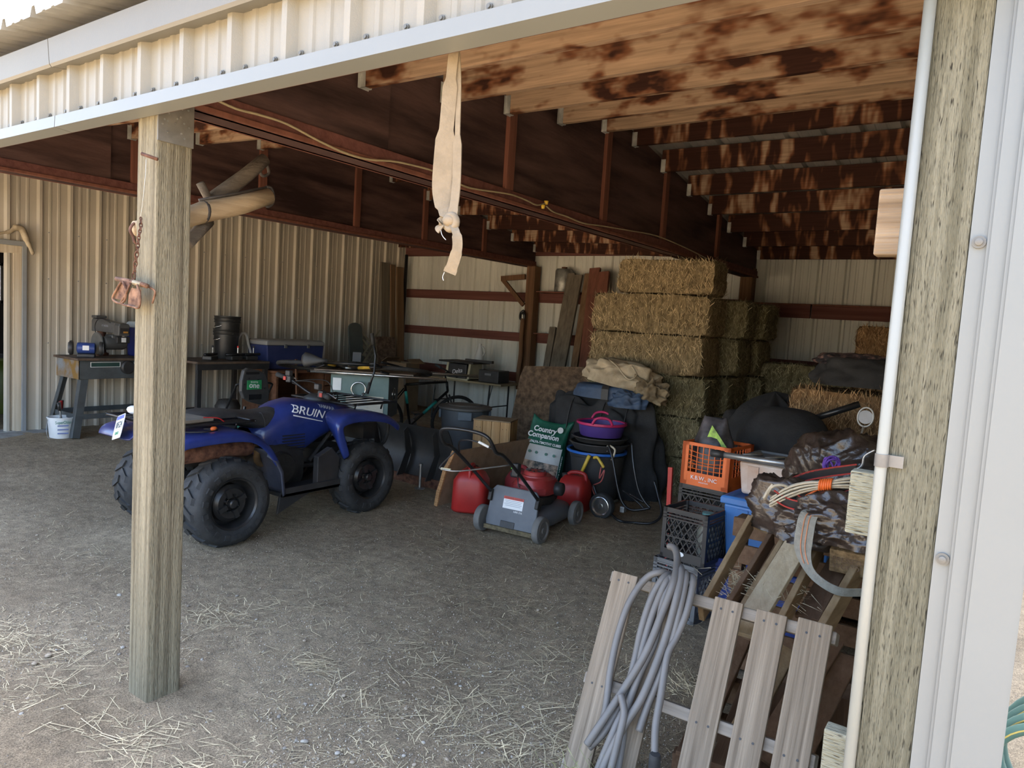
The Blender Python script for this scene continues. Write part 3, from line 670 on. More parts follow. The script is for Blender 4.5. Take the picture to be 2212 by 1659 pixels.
# plow blade in front
pb = thing('plow_blade', 'black steel plow blade standing on the dirt in front of the quad bike', 'plow', (-4.66, 5.02, 0))
n_ = 9
cv = [(.10*(1-((k/(n_-1))*2-1)**2), .075+.49*k/(n_-1)) for k in range(n_)]
MB().loft([[Vector((x, .0+d, z)) for d, z in cv] + [Vector((x, .012+d, z)) for d, z in reversed(cv)] for x in (-.56, 0, .52)]).build('blade', m_black, pb, smooth=True, auto=40)
MB().box((-.02, .0, .045), (1.08, .014, .09)).build('cutting_edge', m_rust, pb)
for x in (-.42, .0, .36):
    MB().prism([(-.09, .08), (.012, .08), (.10, .3), (.03, .54), (-.02, .5), (.02, .3)], x-.005, x+.005, 'x').build('rib', m_black, pb)
sk = MB().lathe([(.045, 0), (.05, .012), (.012, .02), (.012, .22), (.02, .22), (.02, .24), (.0, .24)], 14); sk.build('skid_foot', m_steel, pb, (.30, -.09, 0), smooth=True, auto=35)
# loose things on the rear rack
sb = thing('work_gloves', 'crumpled white work gloves lying on the quad rear rack', 'gloves', AO + Vector((-.18, -.92, .815)))
MB().ball((0, 0, .03), .06, 10, 6, (1.2, .7, .5)).build('glove', m_white, sb, smooth=True); MB().ball((.09, .05, .03), .05, 10, 6, (1.3, .6, .5)).build('glove', m_white, sb, (0, 0, 0), (0, 0, .4), smooth=True)
bc = thing('bungee_cord', 'black bungee cord with orange hook on the blue rear fender', 'cord', AO + Vector((.32, -.78, .757)))
MB().tube(smoothpath([(-.02, -.25, .035), (.05, -.12, .012), (.12, .0, .012), (.08, .10, .012), (.02, .04, .014)], 8), .005, 6).build('elastic', m_blacktube, bc, smooth=True)
MB().ball((.055, .09, .016), .017, 8, 6, (1, 1.5, .9)).build('hook_ball', m_orange, bc, smooth=True)
bd = thing('rack_tray', 'grey board strapped on the rear rack behind the seat', 'board', AO + Vector((0, -.82, .813)))
MB().box((.12, 0, .012), (.44, .28, .02), (0, 0, .1)).build('board', M('grey_board', (.20, .17, .13), .8, 0, .2, 8), bd, bevel=.004)
MB().tube(smoothpath([(.3, .10, .026), (.33, .18, .022), (.34, .22, .0), (.345, .235, -.02)], 5), .004, 6).build('strap', m_redp, bd)
# ------------------------------------------------------------ lawn mower
def wheel(parent, name, loc, R, w, hub_mat, tire_mat=None, ax='x', n=24, face=1):
    hb = MB().lathe([(.0, .5*w*face), (R*.18, .52*w*face), (R*.22, .42*w*face), (R*.60, .38*w*face), (R*.70, .52*w*face), (R*.74, .50*w*face), (R*.74, -.45*w*face), (R*.2, -.4*w*face), (0, -.4*w*face)], n, (0, 0, 0), ax, cap=False)
    o = hb.build(name, hub_mat, parent, loc, smooth=True, auto=35)
    MB().lathe([(R*.72, -.46*w), (R*.82, -.5*w), (R*.95, -.44*w), (R, -.30*w), (R, .30*w), (R*.95, .44*w), (R*.82, .5*w), (R*.72, .46*w)], n, (0, 0, 0), ax, cap=False).build('tire', tire_mat or m_rubber, o, smooth=True, auto=40)
    return o
m_mowred = M('mower_red', (.36, .022, .024), .35, 0, .15, 5, .02, 60, dust=.25, dc=(.32, .17, .14))
m_mowgrey = M('mower_grey', (.115, .125, .14), .55, 0, .12, 5, .03, 60, dust=.25, dc=(.2, .19, .17))
m_wheelgrey = M('wheel_grey', (.16, .155, .145), .75, 0, .2, 10, .1, 60, dust=.4, dc=(.2, .18, .15))
mw = thing('lawn_mower', 'push lawn mower with red engine cover and grey rear flap', 'lawn mower', (-2.915, 4.33, 0), radians(4))
for x, y, s in ((.25, 0, 1), (-.25, 0, -1), (.235, .62, 1), (-.235, .62, -1)): wheel(mw, 'wheel', (x, y, .10), .10, .055, m_wheelgrey, m_wheelgrey, face=s)
dk = MB().loft([ring_rect(y, w, t, b, .3) for y, w, t, b in ((.02, .17, .16, .05), (.10, .21, .19, .045), (.3, .225, .21, .04), (.52, .215, .20, .04), (.68, .15, .17, .05), (.72, .09, .14, .06))]); dk.build('deck', m_mowgrey, mw, smooth=True)
fl = MB().prism([(-.205, .06), (.205, .06), (.215, .10), (.20, .33), (.17, .365), (-.17, .365), (-.2, .33), (-.215, .10)], -.022, .0, 'y')
flap = fl.build('rear_flap', m_mowgrey, mw, (0, -.02, .0), (radians(-14), 0, 0), bevel=.008)
MB().box((-.02, -.025, .085), (.12, .006, .055)).build('flap_notch', m_black, flap, bevel=.004)
lb = MB().box((.0, -.0235, .25), (.17, .002, .088)).build('warning_label', m_white, flap)
MB().box((0, -.0255, .285), (.17, .002, .02)).build('label_band', M('label_red', (.6, .06, .03), .5), flap)
text('WARNING  DANGER', 'label_lettering', m_black, .016, flap, (0, -.027, .285), (radians(90), 0, 0), .0003)
for k in range(4): MB().box((0, -.025, .265-.012*k), (.15-.02*(k % 2), .0006, .003)).build('label_line', m_gtext, flap)
text('HRR 216', 'label_lettering', m_wtext, .02, flap, (.05, -.024, .19), (radians(90), 0, 0), .0003)
MB().box((0, -.02, .055), (.42, .05, .03)).build('skirt', M('dry_grass_skirt', (.14, .11, .06), .9, 0, .4, 30, .5, 80), mw)
eg = MB().loft([[Vector((x*w, y*d+.36, z)) for x, y in [(cos(2*pi*k/20)*(1-.25*abs(sin(4*pi*k/20))*0), sin(2*pi*k/20)) for k in range(20)]] for w, d, z in ((.15, .17, .285), (.165, .19, .30), (.165, .19, .345), (.13, .15, .395), (.10, .115, .41), (.098, .113, .418))])
eg.v = [(math.copysign(min(abs(p[0])*1.12, .15), p[0]), .36+math.copysign(min(abs(p[1]-.36)*1.1, .175), p[1]-.36), p[2]) for p in eg.v]
ec = eg.build('engine_cover', m_mowred, mw, smooth=True, auto=30)
gr_ = MB().lathe([(.088, .0), (.088, .022), (.08, .03), (.03, .034), (.0, .034)], 24, (0, 0, 0), 'z', cap=False); gr_.build('recoil_cap', m_mowred, ec, (-.01, .35, .418), smooth=True, auto=40)
for k in range(10):
    a = 2*pi*k/10; MB().box((cos(a)*.06, sin(a)*.06, .034), (.035, .008, .006), (0, 0, a)).build('vent_slot', m_black, ec, (-.01, .35, .418))
MB().loft([ring_rect(y, w, t, b, .35) for y, w, t, b in ((.18, .12, .28, .2), (.36, .15, .29, .18), (.5, .12, .28, .2))]).build('engine_block', m_engine, mw, smooth=True)
MB().lathe([(.03, 0), (.035, .01), (.035, .03), (.02, .035)], 12, (-.12, .22, .40), 'z').build('fuel_cap', m_black, mw, smooth=True)
MB().lathe([(.05, 0), (.055, .02), (.05, .07), (.0, .075)], 14, (.13, .42, .32), 'x').build('air_filter', m_black, mw, smooth=True)
hd = MB(); off = Vector((-2.915, 4.33, 0))
hpts = [Vector((-.20, .03, .30)), Vector((-.205, -.28, .54)), Vector((-.215, -.50, .70)), Vector((-.215, -.60, .74)), Vector((-.20, -.665, .83)), Vector((-.12, -.68, .865)), Vector((.10, -.68, .865)), Vector((.185, -.665, .83)), Vector((.20, -.60, .74)), Vector((.205, -.50, .70)), Vector((.21, -.28, .54)), Vector((.205, .03, .30))]
hd.tube(smoothpath(hpts, 5), .0125, 10)
ho = hd.build('handle', m_blacktube, mw, smooth=True)
MB().tube(smoothpath([(-.21, -.42, .66), (-.14, -.52, .76), (0, -.55, .78), (.12, -.52, .74), (.2, -.44, .67)], 6), .006, 6).build('bail_bar', m_blacktube, ho, smooth=True)
MB().tube(smoothpath([(-.215, -.46, .67), (-.20, -.64, .60), (-.12, -.74, .60), (.0, -.70, .60), (.2, -.42, .63)], 6), .005, 6).build('drive_bar', m_steel, ho, smooth=True)
MB().tube([(-.13, -.735, .60), (-.06, -.725, .60)], .009, 8).build('bar_sleeve', M('pale_label', (.7, .64, .42), .5), ho); MB().tube([(.03, -.55, .78), (.10, -.53, .752)], .009, 8).build('bar_sleeve', m_white, ho)
MB().box((.19, -.30, .58), (.05, .05, .09)).build('throttle_box', m_black, ho, bevel=.008); MB().box((.165, -.31, .60), (.01, .03, .03)).build('throttle_lever', M('bright_green', (.12, .6, .06), .5), ho, bevel=.004)
for x in (-.2, .205): MB().box((x, .03, .28), (.03, .06, .09), (-.3, 0, 0)).build('handle_bracket', m_engine, mw, bevel=.008)
MB().tube(smoothpath([(.19, -.28, .56), (.10, -.1, .42), (.0, .1, .36), (-.08, .22, .36)], 6), .004, 6).build('control_cable', m_blacktube, mw, smooth=True)

# ------------------------------------------------------------ gas cans
def gas_can(lab, loc, rz, w, d, h, mt, lean=0):
    t = thing('gas_can', lab, 'gas can', loc, group='red gas cans', rot=(lean, 0, rz))
    def rr(sx, sy, z, cy=0, n=24, e=.45):
        return [Vector((math.copysign(abs(cos(2*pi*k/n))**e, cos(2*pi*k/n))*w/2*sx, cy+math.copysign(abs(sin(2*pi*k/n))**e, sin(2*pi*k/n))*d/2*sy, z)) for k in range(n)]
    b = MB().loft([rr(.9, .9, 0), rr(.98, .98, .015), rr(1, 1, .05*h), rr(.97, .97, .45*h), rr(.95, .95, .66*h), rr(.72, .86, .80*h, 0), rr(.42, .62, .885*h, .03*d), rr(.30, .5, .90*h, .04*d)]).build('body', mt, t, smooth=True)
    MB().tube(smoothpath([(0, -d*.40, h*.70), (0, -d*.36, h*.93), (0, -d*.15, h*.985), (0, d*.15, h*.96), (0, d*.30, h*.86)], 5), .017, 10).build('handle', mt, b, smooth=True)
    MB().lathe([(.032, 0), (.034, .03), (.026, .034), (.0, .034)], 16, (0, d*.36, h*.82), 'z').build('cap', m_black, t, smooth=True, auto=40)
    return t
gas_can('bright red gas can nearest the quad bike, largest of the three', (-3.60, 4.72, 0), radians(28), .30, .30, .39, m_redp)
gas_can('dusty dark red gas can behind the mower handle against the plywood', (-3.36, 5.12, 0), radians(60), .27, .25, .36, M('dusty_red', (.26, .016, .022), .5, 0, .15, 5, dust=.25, dc=(.25, .13, .12)))
gas_can('red gas can between the mower and the tub stack', (-2.98, 5.38, 0), radians(95), .27, .26, .34, m_redp)

# plywood strip, wooden crate, trash can
m_plyraw = M('raw_plywood_edge', (.42, .22, .09), .8, 0, .3, 20, .3, 40, (1, 1, 6))
pw = thing('plywood_offcut', 'long brown plywood offcut leaning on edge behind the gas cans', 'plywood', (-3.86, 4.58, 0), 0)
MB().prism([(0, 0), (1.75, 0), (1.75, .47), (.12, .47), (.09, .38), (.05, .32), (.03, .2), (.012, .12)], -.009, .009, 'x').build('sheet', m_plyedge, pw, rot=(0, radians(8), radians(-1)))
MB().prism([(0, 0), (.012, 0), (.022, .12), (.04, .2), (.06, .32), (.10, .38), (.13, .47), (.12, .47), (.085, .38), (.042, .32), (.022, .2), (.002, .12)], -.022, .013, 'x').build('raw_edge', m_plyraw, pw, rot=(0, radians(8), radians(-1)))
tc_ = thing('trash_can', 'grey round trash can with a flat lid by the back table', 'trash can', (-5.19, 6.60, 0))
b = MB().lathe([(.0, .0), (.23, .0), (.24, .02), (.285, .55), (.285, .57), (.275, .57), (.23, .04), (0, .04)], 36, cap=False).build('body', M('trash_grey', (.10, .115, .13), .5, 0, .1, 4, dust=.15), tc_, smooth=True, auto=35)
for s in (0, pi/2, pi, 3*pi/2): MB().box((cos(s-.9)*.29, sin(s-.9)*.29, .49), (.03, .16, .10), (0, 0, s-.9)).build('grip_band', M('trash_grey2', (.16, .19, .22), .5), b, bevel=.012)
MB().lathe([(.0, .545), (.30, .545), (.315, .555), (.315, .575), (.30, .582), (.2, .59), (.19, .60), (.14, .605), (.13, .598), (.0, .598)], 36, cap=False).build('lid', M('lid_grey', (.13, .13, .125), .6, 0, .1, 6, dust=.3), tc_, smooth=True, auto=30)
m_crate = wood('pine_crate', (.42, .24, .10), (.62, .40, .20), 2, 9, 9, .75, .2)
wc = thing('wooden_crate', 'small pine slat crate beside the grey trash can', 'crate', (-4.32, 6.02, 0), radians(20))
for k in range(4): MB().box((-.141+.094*k, -.15, .31), (.09, .014, .52)).build('front_slat', m_crate, wc, bevel=.003)
for k in range(3): MB().box((.19, -.1+.1*k, .31), (.014, .095, .52)).build('side_slat', m_crate, wc, bevel=.003); MB().box((-.19, -.1+.1*k, .31), (.014, .095, .52)).build('side_slat', m_crate, wc, bevel=.003)
MB().box((0, 0, .577), (.40, .32, .014)).build('top_board', M('crate_top', (.30, .21, .12), .8, 0, .2, 9), wc, bevel=.003); MB().box((0, .15, .31), (.37, .014, .52)).build('back_board', m_crate, wc); MB().box((0, 0, .03), (.37, .3, .06)).build('base_board', m_crate, wc)
for x in (-.16, -.12, .12, .16):
    for z in (.12, .5): MB().lathe([(.004, 0), (.004, .003)], 6, (x, -.158, z), 'y').build('nail_head', m_black, wc)

# ------------------------------------------------------------ feed bag
m_bagG = M('bag_green', (.012, .10, .06), .35, 0, .25, 7, .25, 25, spec=.5)
m_bagW = M('bag_white', (.60, .58, .52), .4, 0, .08, 7, .2, 25)
fbg = thing('feed_bag', 'green and white feed bag of hay cubes leaning behind the mower', 'feed bag', (-3.66, 5.86, .0), radians(14), rot=(radians(-13), radians(5), radians(14)))
def bagring(z, w, d, sh=0, wob=0):
    n = 28; out = []
    for k in range(n):
        a = 2*pi*k/n; e = .55
        out.append(Vector((math.copysign(abs(cos(a))**e, cos(a))*w/2+sh, math.copysign(abs(sin(a))**.8, sin(a))*d/2 + wob*sin(3*a), z + .03*(wob/.012 if wob else 0)*cos(2*a))))
    return out
bagm = MB().loft([bagring(.0, .36, .16), bagring(.03, .42, .20), bagring(.2, .43, .22), bagring(.36, .41, .20), bagring(.48, .39, .15), bagring(.57, .40, .09, 0, .008), bagring(.66, .43, .035, .02, .012), bagring(.68, .43, .03, .02, .012)])
bag = bagm.build('sack', m_bagG, fbg, smooth=True)
def bagpanel(nm, z0, z1, x0, x1, mat, off=.004):
    def fn(i, j):
        x = x0+(x1-x0)*i; z = z0+(z1-z0)*j
        d = .22 if z < .36 else .22-(z-.36)*.55
        q = max(0, 1-(abs(x)/.215)**2.6)
        return (x, -d/2*q**.36-off, z)
    return MB().grid(14, 10, fn).build(nm, mat, bag, smooth=True)
bagpanel('front_panel', .03, .41, -.185, .185, m_bagW)
bagpanel('title_band', .405, .455, -.18, .18, m_bagG, .007)
m_photo = M('bag_picture', (.03, .035, .015), .5, 0, .3, 16, c2=(.62, .42, .28), lo=.40, hi=.62)
bagpanel('picture_print', .035, .245, -.18, .18, m_photo, .006)
bagpanel('grass_print', .03, .085, -.18, .18, M('bag_grass', (.02, .05, .01), .5, 0, .3, 20, c2=(.22, .30, .10)), .008)
text('ALFALFA-TIMOTHY CUBES', 'bag_lettering', m_wtext, .034, bag, (0, -.106, .43), (radians(86), 0, 0), .001, bold=.0008, sx=.86)
text('Country\nCompanion', 'bag_lettering', m_wtext, .075, bag, (-.02, -.098, .53), (radians(75), 0, 0), .001, bold=.002, sx=.9)
text('Country Companion', 'bag_lettering', m_wtext, .034, bag, (.199, -.07, .2), (0, radians(-90), radians(38)), .001)
for x in (-.12, -.05, .05, .13): MB().lathe([(.014, 0), (.014, .001)], 12, (x, -.125, .33), 'y').build('print_mark', M('mark_green', (.05, .16, .1), .5), bag)
MB().lathe([(.03, 0), (.03, .002)], 18, (.13, -.085, .585), 'y').build('print_badge', m_bagW, bag)

# ------------------------------------------------------------ stack of feed tubs
def tub(nm, lab, loc, r0, r1, h, mat, handles=None, rim=None):
    t = thing(nm, lab, 'tub', loc, group='stacked feed tubs')
    b = MB().lathe([(.0, 0), (r0, 0), (r0+.006, .006), (r1, h-.012), (r1+.012, h-.008), (r1+.012, h), (r1-.004, h), (r0-.004, .012), (0, .012)], 36, cap=False).build('body', mat, t, smooth=True, auto=35)
    if rim: MB().lathe([(r1+.004, h-.022), (r1+.016, h-.016), (r1+.016, h+.004), (r1-.006, h+.004), (r1-.006, h-.022)], 36, cap=False).build('rim', rim, t, smooth=True, auto=35)
    if handles:
        for s in (-1, 1): MB().tube(smoothpath([(-.09, s*(r1-.0), h), (-.06, s*(r1+.01), h+.05), (0, s*(r1+.015), h+.065), (.06, s*(r1+.01), h+.05), (.09, s*r1, h)], 4), .012, 8).build('handle', handles, t, (0, 0, 0), (0, 0, .5), smooth=True)
    return t
m_pink = M('pink_rubber', (.55, .03, .13), .45, 0, .1, 5); m_purple = M('purple_rubber', (.075, .035, .24), .5, 0, .12, 5, dust=.12)
m_tubblk = M('tub_black', (.028, .028, .028), .65, 0, .2, 8, dust=.35, dc=(.12, .105, .09)); m_bluep = M('blue_plastic', (.03, .15, .52), .4, 0, .1, 5)
TX, TY = -3.03, 5.86
tub('feed_tub', 'tall black tub at the bottom of the tub stack', (TX, TY, 0), .19, .25, .44, m_tubblk)
tub('feed_tub', 'black tub with bright blue rim and yellow hooks in the tub stack', (TX-.01, TY, .30), .2, .262, .17, m_tubblk, None, m_bluep)
tub('rubber_tub', 'shallow black rubber tub resting above the blue rimmed tub', (TX+.01, TY, .478), .225, .265, .07, m_tubblk)
tub('rubber_tub', 'upper shallow black rubber tub right beneath the purple tub', (TX+.015, TY, .552), .215, .25, .05, m_tubblk)
tub('rubber_tub', 'purple rubber tub with pink handles on top of the stack', (TX+.02, TY, .605), .185, .215, .125, m_purple, m_pink, m_pink)
# bucket bails hanging off the tubs
hk = thing('rope_hook', 'cream plastic hook loop hanging from the black rubber tub', 'hook', (TX+.215, TY-.165, .47))
MB().tube(smoothpath([(-.04, 0, .03), (-.03, -.015, .075), (0, -.02, .085), (.04, -.01, .06), (.04, -.01, .02), (.02, -.015, -.04)], 6), .009, 8).build('loop', M('bone_plastic', (.55, .48, .36), .5), hk, smooth=True)
yh = thing('yellow_tube', 'short yellow plastic tube hooked under the blue rim', 'tube', (TX+.02, TY-.27, .27))
MB().tube([(-.03, -.01, .0), (.05, -.02, .19)], .016, 12).build('tube', m_yellow, yh, smooth=True)
yh = thing('yellow_hook', 'curved yellow hook hanging at the blue rim near the pink cord', 'hook', (TX+.13, TY-.26, .42))
MB().tube(smoothpath([(-.03, 0, .02), (.01, -.01, .03), (.05, -.012, -.01), (.08, -.01, -.05)], 6), .013, 8).build('hook', m_yellow, yh, smooth=True)
pc = thing('pink_cord', 'thin pink cord dangling down beside the dolly wheel', 'cord', (TX+.2, TY-.30, .36))
MB().tube(smoothpath([(0, 0, .02), (-.005, -.01, -.08), (.04, -.015, -.0), (.02, -.02, -.10), (-.06, -.02, -.16), (-.03, -.02, -.24), (.03, -.02, -.34)], 6), .006, 6).build('cord', M('pink_cord', (.50, .12, .10), .6), pc, smooth=True)

# ------------------------------------------------------------ folded dolly / cart frame
dl = thing('cart_frame', 'black tube cart frame with one pneumatic wheel beside the tubs', 'cart', (-2.60, 5.30, 0))
def DL(pts, r=.011, n=6): return MB().tube(smoothpath([Vector(p)-Vector((-2.60, 5.30, 0)) for p in pts], n), r, 8)
DL([(-2.72, 5.45, .60), (-2.66, 5.42, .50), (-2.58, 5.40, .26), (-2.52, 5.40, .14), (-2.43, 5.40, .105), (-2.30, 5.45, .14)]).build('frame_tube', m_blacktube, dl, smooth=True)
DL([(-2.53, 5.50, .64), (-2.48, 5.46, .46), (-2.42, 5.45, .28), (-2.36, 5.45, .19), (-2.30, 5.45, .14)]).build('frame_tube', m_blacktube, dl, smooth=True)
DL([(-2.80, 5.38, .25), (-2.72, 5.36, .13), (-2.60, 5.33, .06), (-2.50, 5.30, .022), (-2.40, 5.36, .014), (-2.26, 5.42, .03), (-2.22, 5.50, .10), (-2.29, 5.56, .24), (-2.34, 5.58, .34)]).build('loop_tube', m_blacktube, dl, smooth=True)
DL([(-2.56, 5.45, .24), (-2.45, 5.5, .16), (-2.36, 5.5, .10)], .008).build('cross_tube', m_blacktube, dl, smooth=True); DL([(-2.50, 5.46, .22), (-2.40, 5.5, .17), (-2.33, 5.5, .17)], .008).build('cross_tube', m_blacktube, dl, smooth=True)
w = wheel(dl, 'wheel', (-.075, .02, .108), .108, .075, m_chrome, m_rubber, 'y', 28, -1)
MB().tube([(-.075, .02, .108), (-.07, .30, .108)], .010, 8).build('axle', m_steel, dl)
MB().box((.09, .08, .10), (.04, .05, .05)).build('hinge_block', m_steel, dl, bevel=.006)
# ------------------------------------------------------------ hay bales
def haymat(nm, c, c2): return M(nm, c, .9, 0, .45, 26, .8, 90, (1, 1, .45), c2=c2, lo=.28, hi=.72, spec=.15, detail=8)
hay = {'gold': (haymat('hay_gold', (.11, .08, .04), (.34, .26, .145)), M('stem_gold', (.42, .33, .195), .8, 0, .3, 8, island=.5, spec=.2)),
       'green': (haymat('hay_green', (.08, .07, .035), (.25, .215, .12)), M('stem_green', (.32, .285, .17), .8, 0, .3, 8, island=.5, spec=.2)),
       'orange': (haymat('hay_orange', (.13, .065, .028), (.34, .20, .095)), M('stem_orange', (.38, .24, .12), .8, 0, .3, 8, island=.5, spec=.2))}
def bale_mesh(L, W, H, seed):
    r = random.Random(seed); mb = MB()
    def disp(p):
        n = mn.noise(Vector(p)*5+Vector((seed, 0, 0)))*.018 + mn.noise(Vector(p)*16+Vector((0, seed, 0)))*.010
        nx_, ny_, nz_ = p[0]/(L/2), p[1]/(W/2), p[2]/(H/2)
        k = 1 - .035*(abs(nx_)**8*abs(nz_)**8 + abs(ny_)**8*abs(nz_)**8 + abs(nx_)**8*abs(ny_)**8)
        groove = -.012*math.exp(-((abs(p[1])-W*.22)/.012)**2) if abs(nz_) > .98 or abs(nx_) > .98 else 0
        return Vector((p[0]*k*(1+n/L*2), p[1]*k*(1+n/W*2), p[2]*k*(1+(n*.6+groove)/H*2)))
    def face(nu, nv, f): mb.grid(nu, nv, lambda i, j: disp(f(2*i-1, 2*j-1)))
    a, b, c = L/2, W/2, H/2
    face(22, 10, lambda i, j: (i*a, -b, j*c)); face(22, 10, lambda i, j: (-i*a, b, j*c)); face(10, 10, lambda i, j: (a, i*b, j*c)); face(10, 10, lambda i, j: (-a, -i*b, j*c))
    face(22, 10, lambda i, j: (i*a, j*b, c)); face(22, 10, lambda i, j: (-i*a, j*b, -c))
    sb_ = MB()
    for _ in range(2600):
        q = r.random(); long_ = r.random() < .16
        if q < .42: p = Vector((r.uniform(-a, a), -b, r.uniform(-c, c))); n = Vector((0, -1, 0))
        elif q < .64: p = Vector((a, r.uniform(-b, b), r.uniform(-c, c))); n = Vector((1, 0, 0))
        elif q < .74: p = Vector((-a, r.uniform(-b, b), r.uniform(-c, c))); n = Vector((-1, 0, 0))
        elif q < .92: p = Vector((r.uniform(-a, a), r.uniform(-b, b), c)); n = Vector((0, 0, 1))
        else: p = Vector((r.uniform(-a, a), b, r.uniform(-c, c))); n = Vector((0, 1, 0))
        p = disp(p)
        t = Vector((r.gauss(0, .45), r.gauss(0, .45), r.choice((-1, 1))*abs(r.gauss(.8, .3)))) if abs(n.z) < .5 else Vector((r.gauss(0, 1), r.gauss(0, 1), 0))
        t = (t - n*t.dot(n)); t.normalize(); t = (t + n*abs(r.gauss(0, .38 if long_ else .16))).normalized()
        s_ = t.cross(n); s_ = s_.normalized() if s_.length > 1e-3 else Vector((1, 0, 0)); w_ = r.uniform(.0012, .0028); Ln = r.uniform(.05, .11) if long_ else r.uniform(.025, .07)
        if p.z-abs(t.z)*Ln < -c: t.z = abs(t.z)
        m_ = p + t*Ln*.5 + n*.004; e_ = p + t*Ln + n*r.uniform(-.004, .008); p0 = p - n*.004
        sb_.add([p0-s_*w_, p0+s_*w_, m_+s_*w_, m_-s_*w_, e_], [(0, 1, 2, 3), (3, 2, 4)])
    return mb.mesh('hay_bale'), sb_.mesh('straw', False)
BL = {k: bale_mesh(*d, i*11+3) for i, (k, d) in enumerate({'std': (1.24, .56, .388), 'short': (.97, .54, .335), 'alt': (1.21, .56, .388), 'low': (1.2, .5, .328), 'lowb': (1.12, .5, .328)}.items())}
TW = {}
def bale(lab, loc, rz, kind='std', tint='gold', rot=None, group='stacked hay bales'):
    me, sm_ = BL[kind]
    o = bpy.data.objects.new('hay_bale', me); col.objects.link(o); tag(o, lab, 'hay bale', group)
    o.location = loc; o.rotation_euler = rot or (0, 0, rz)
    for ob, mt, nm in ((o, hay[tint][0], None), (bpy.data.objects.new('straw', sm_), hay[tint][1], 'straw')):
        if nm: col.objects.link(ob); ob.parent = o; ob['kind'] = 'stuff'
        if not ob.data.materials: ob.data.materials.append(mt)
        ob.material_slots[0].link = 'OBJECT'; ob.material_slots[0].material = mt
    return o
HR = radians(4); HY = 6.82; LZ = .39
p_ = PY(1397, 660, HY-.28); HX = p_.x
front = [('green', 'std', .02, 'bottom'), ('green', 'alt', .03, 'second from the bottom'), ('green', 'std', .01, 'third from the bottom'), ('gold', 'alt', -.01, 'fourth from the bottom'), ('gold', 'std', .0, 'fifth from the bottom')]
for k, (ti, kd, dx, wd) in enumerate(front):
    bale('hay bale in the front column of the tall stack, '+wd, (HX+dx, HY+rnd.uniform(-.02, .02), .197+LZ*k), HR+rnd.uniform(-.03, .03), kd, ti)
bale('shorter hay bale crowning the front column of the tall stack', (HX+.12, HY+.02, .172+LZ*5), HR+.05, 'short', 'gold')
names = ('bottom', 'second', 'third', 'fourth', 'fifth', 'top')
for row, (yy, dx, nl) in enumerate(((.62, .10, 5), (1.24, .14, 5))):
    for k in range(nl):
        bale('shaded hay bale in the %s column behind the stack front, %s layer' % (('second', 'rear')[row], names[k]), (HX+dx+rnd.uniform(-.05, .05), HY+yy, .197+LZ*k), HR+rnd.uniform(-.06, .06), 'alt' if k % 2 else 'std', 'green')
# bales along the back wall on the right
q = PY(1712, 812, 8.0)
for k in range(4):
    bale('greenish hay bale in the low right stack by the back wall, %s layer' % names[k], (q.x, 8.25, .167+.331*k), radians(-2)+rnd.uniform(-.03, .03), 'low' if k % 2 else 'lowb', 'green', group='low right hay stack')
q2 = PY(1905, 750, 7.9)
for k in range(5):
    bale('orange hay bale in the far right corner stack, %s layer' % names[k], (q2.x+.30, 8.2, .178+.354*k), radians(3), 'lowb', 'orange', group='corner hay stack').scale.z = 1.065
e = PY(1835, 885, 5.40)
for k in range(3):
    bale('orange brown hay bale under the black blankets at right, %s' % ('bottom one', 'middle one', 'topmost')[k], (e.x+.06, 5.68, .20+.42*k), radians(2), 'short', 'orange', group='hay bales under the black blankets').scale.z = 1.24

# ------------------------------------------------------------ cloth heaps
def heap(sx, sy, sz, seed, wr=.10, fr=3.0, nu=44, nv=18, flat=2.6, sag=0.0, ridge=1.0):
    mb = MB()
    def fn(i, j):
        a = 2*pi*i; b_ = j*pi/2
        rad = cos(b_)**(1/flat) if b_ < pi/2-1e-4 else 0.0
        z = sin(b_)**.9
        p = Vector((cos(a)*rad, sin(a)*rad, z))
        n1 = mn.noise(p*fr+Vector((seed, seed*.7, 0))); n2 = abs(mn.noise(Vector((p.x*fr*1.6, p.y*fr*1.6, p.z*fr*.9))+Vector((0, seed, 3))))
        k = 1 + wr*(n1*1.3 - ridge*n2*1.1 + .35*ridge)
        return Vector((p.x*sx*k, p.y*sy*k, max(0.0, p.z*sz*(1+wr*n1*1.5)-sag*abs(p.x))))
    return mb.grid(nu, nv, fn)
m_blkcloth = M('black_cloth', (.020, .020, .021), .85, 0, .35, 5, .3, 60, dust=.18, dc=(.07, .065, .06))
m_bluecloth = M('blue_tarp', (.045, .085, .16), .6, 0, .25, 6, .15, 30, dust=.1)
m_canvas = M('beige_canvas', (.42, .33, .21), .85, 0, .3, 4, .3, 70, c2=(.56, .47, .33))
bt = thing('black_duffel', 'big black cloth bundle slumped against the front of the hay stack', 'bundle', (-3.20, 6.29, 0))
heap(.62, .24, .90, 4, .15, 3.0, 90, 40, flat=4).build('bundle', m_blkcloth, bt, (-.02, 0, 0), smooth=True, sub=1)
for x in (-.3, .05, .3): MB().tube(smoothpath([(x, -.26, .25), (x+.02, -.26, .6), (x+.03, -.19, .86), (x+.02, .0, .93)], 5), .012, 6, flat=.4).build('strap', m_black, bt, smooth=True)
bu = thing('folded_tarp', 'folded blue tarp with a black strap on the black bundle', 'tarp', (-3.14, 6.30, .915))
m_ = heap(.38, .24, .13, 9, .05, 2.2, flat=7); m_.build('tarp', m_bluecloth, bu, (-.02, 0, 0), (0, 0, .05), smooth=True, sub=1)
heap(.17, .12, .15, 12, .25, 3.5).build('loose_end', m_bluecloth, bu, (.27, -.20, -.05), smooth=True, sub=1)
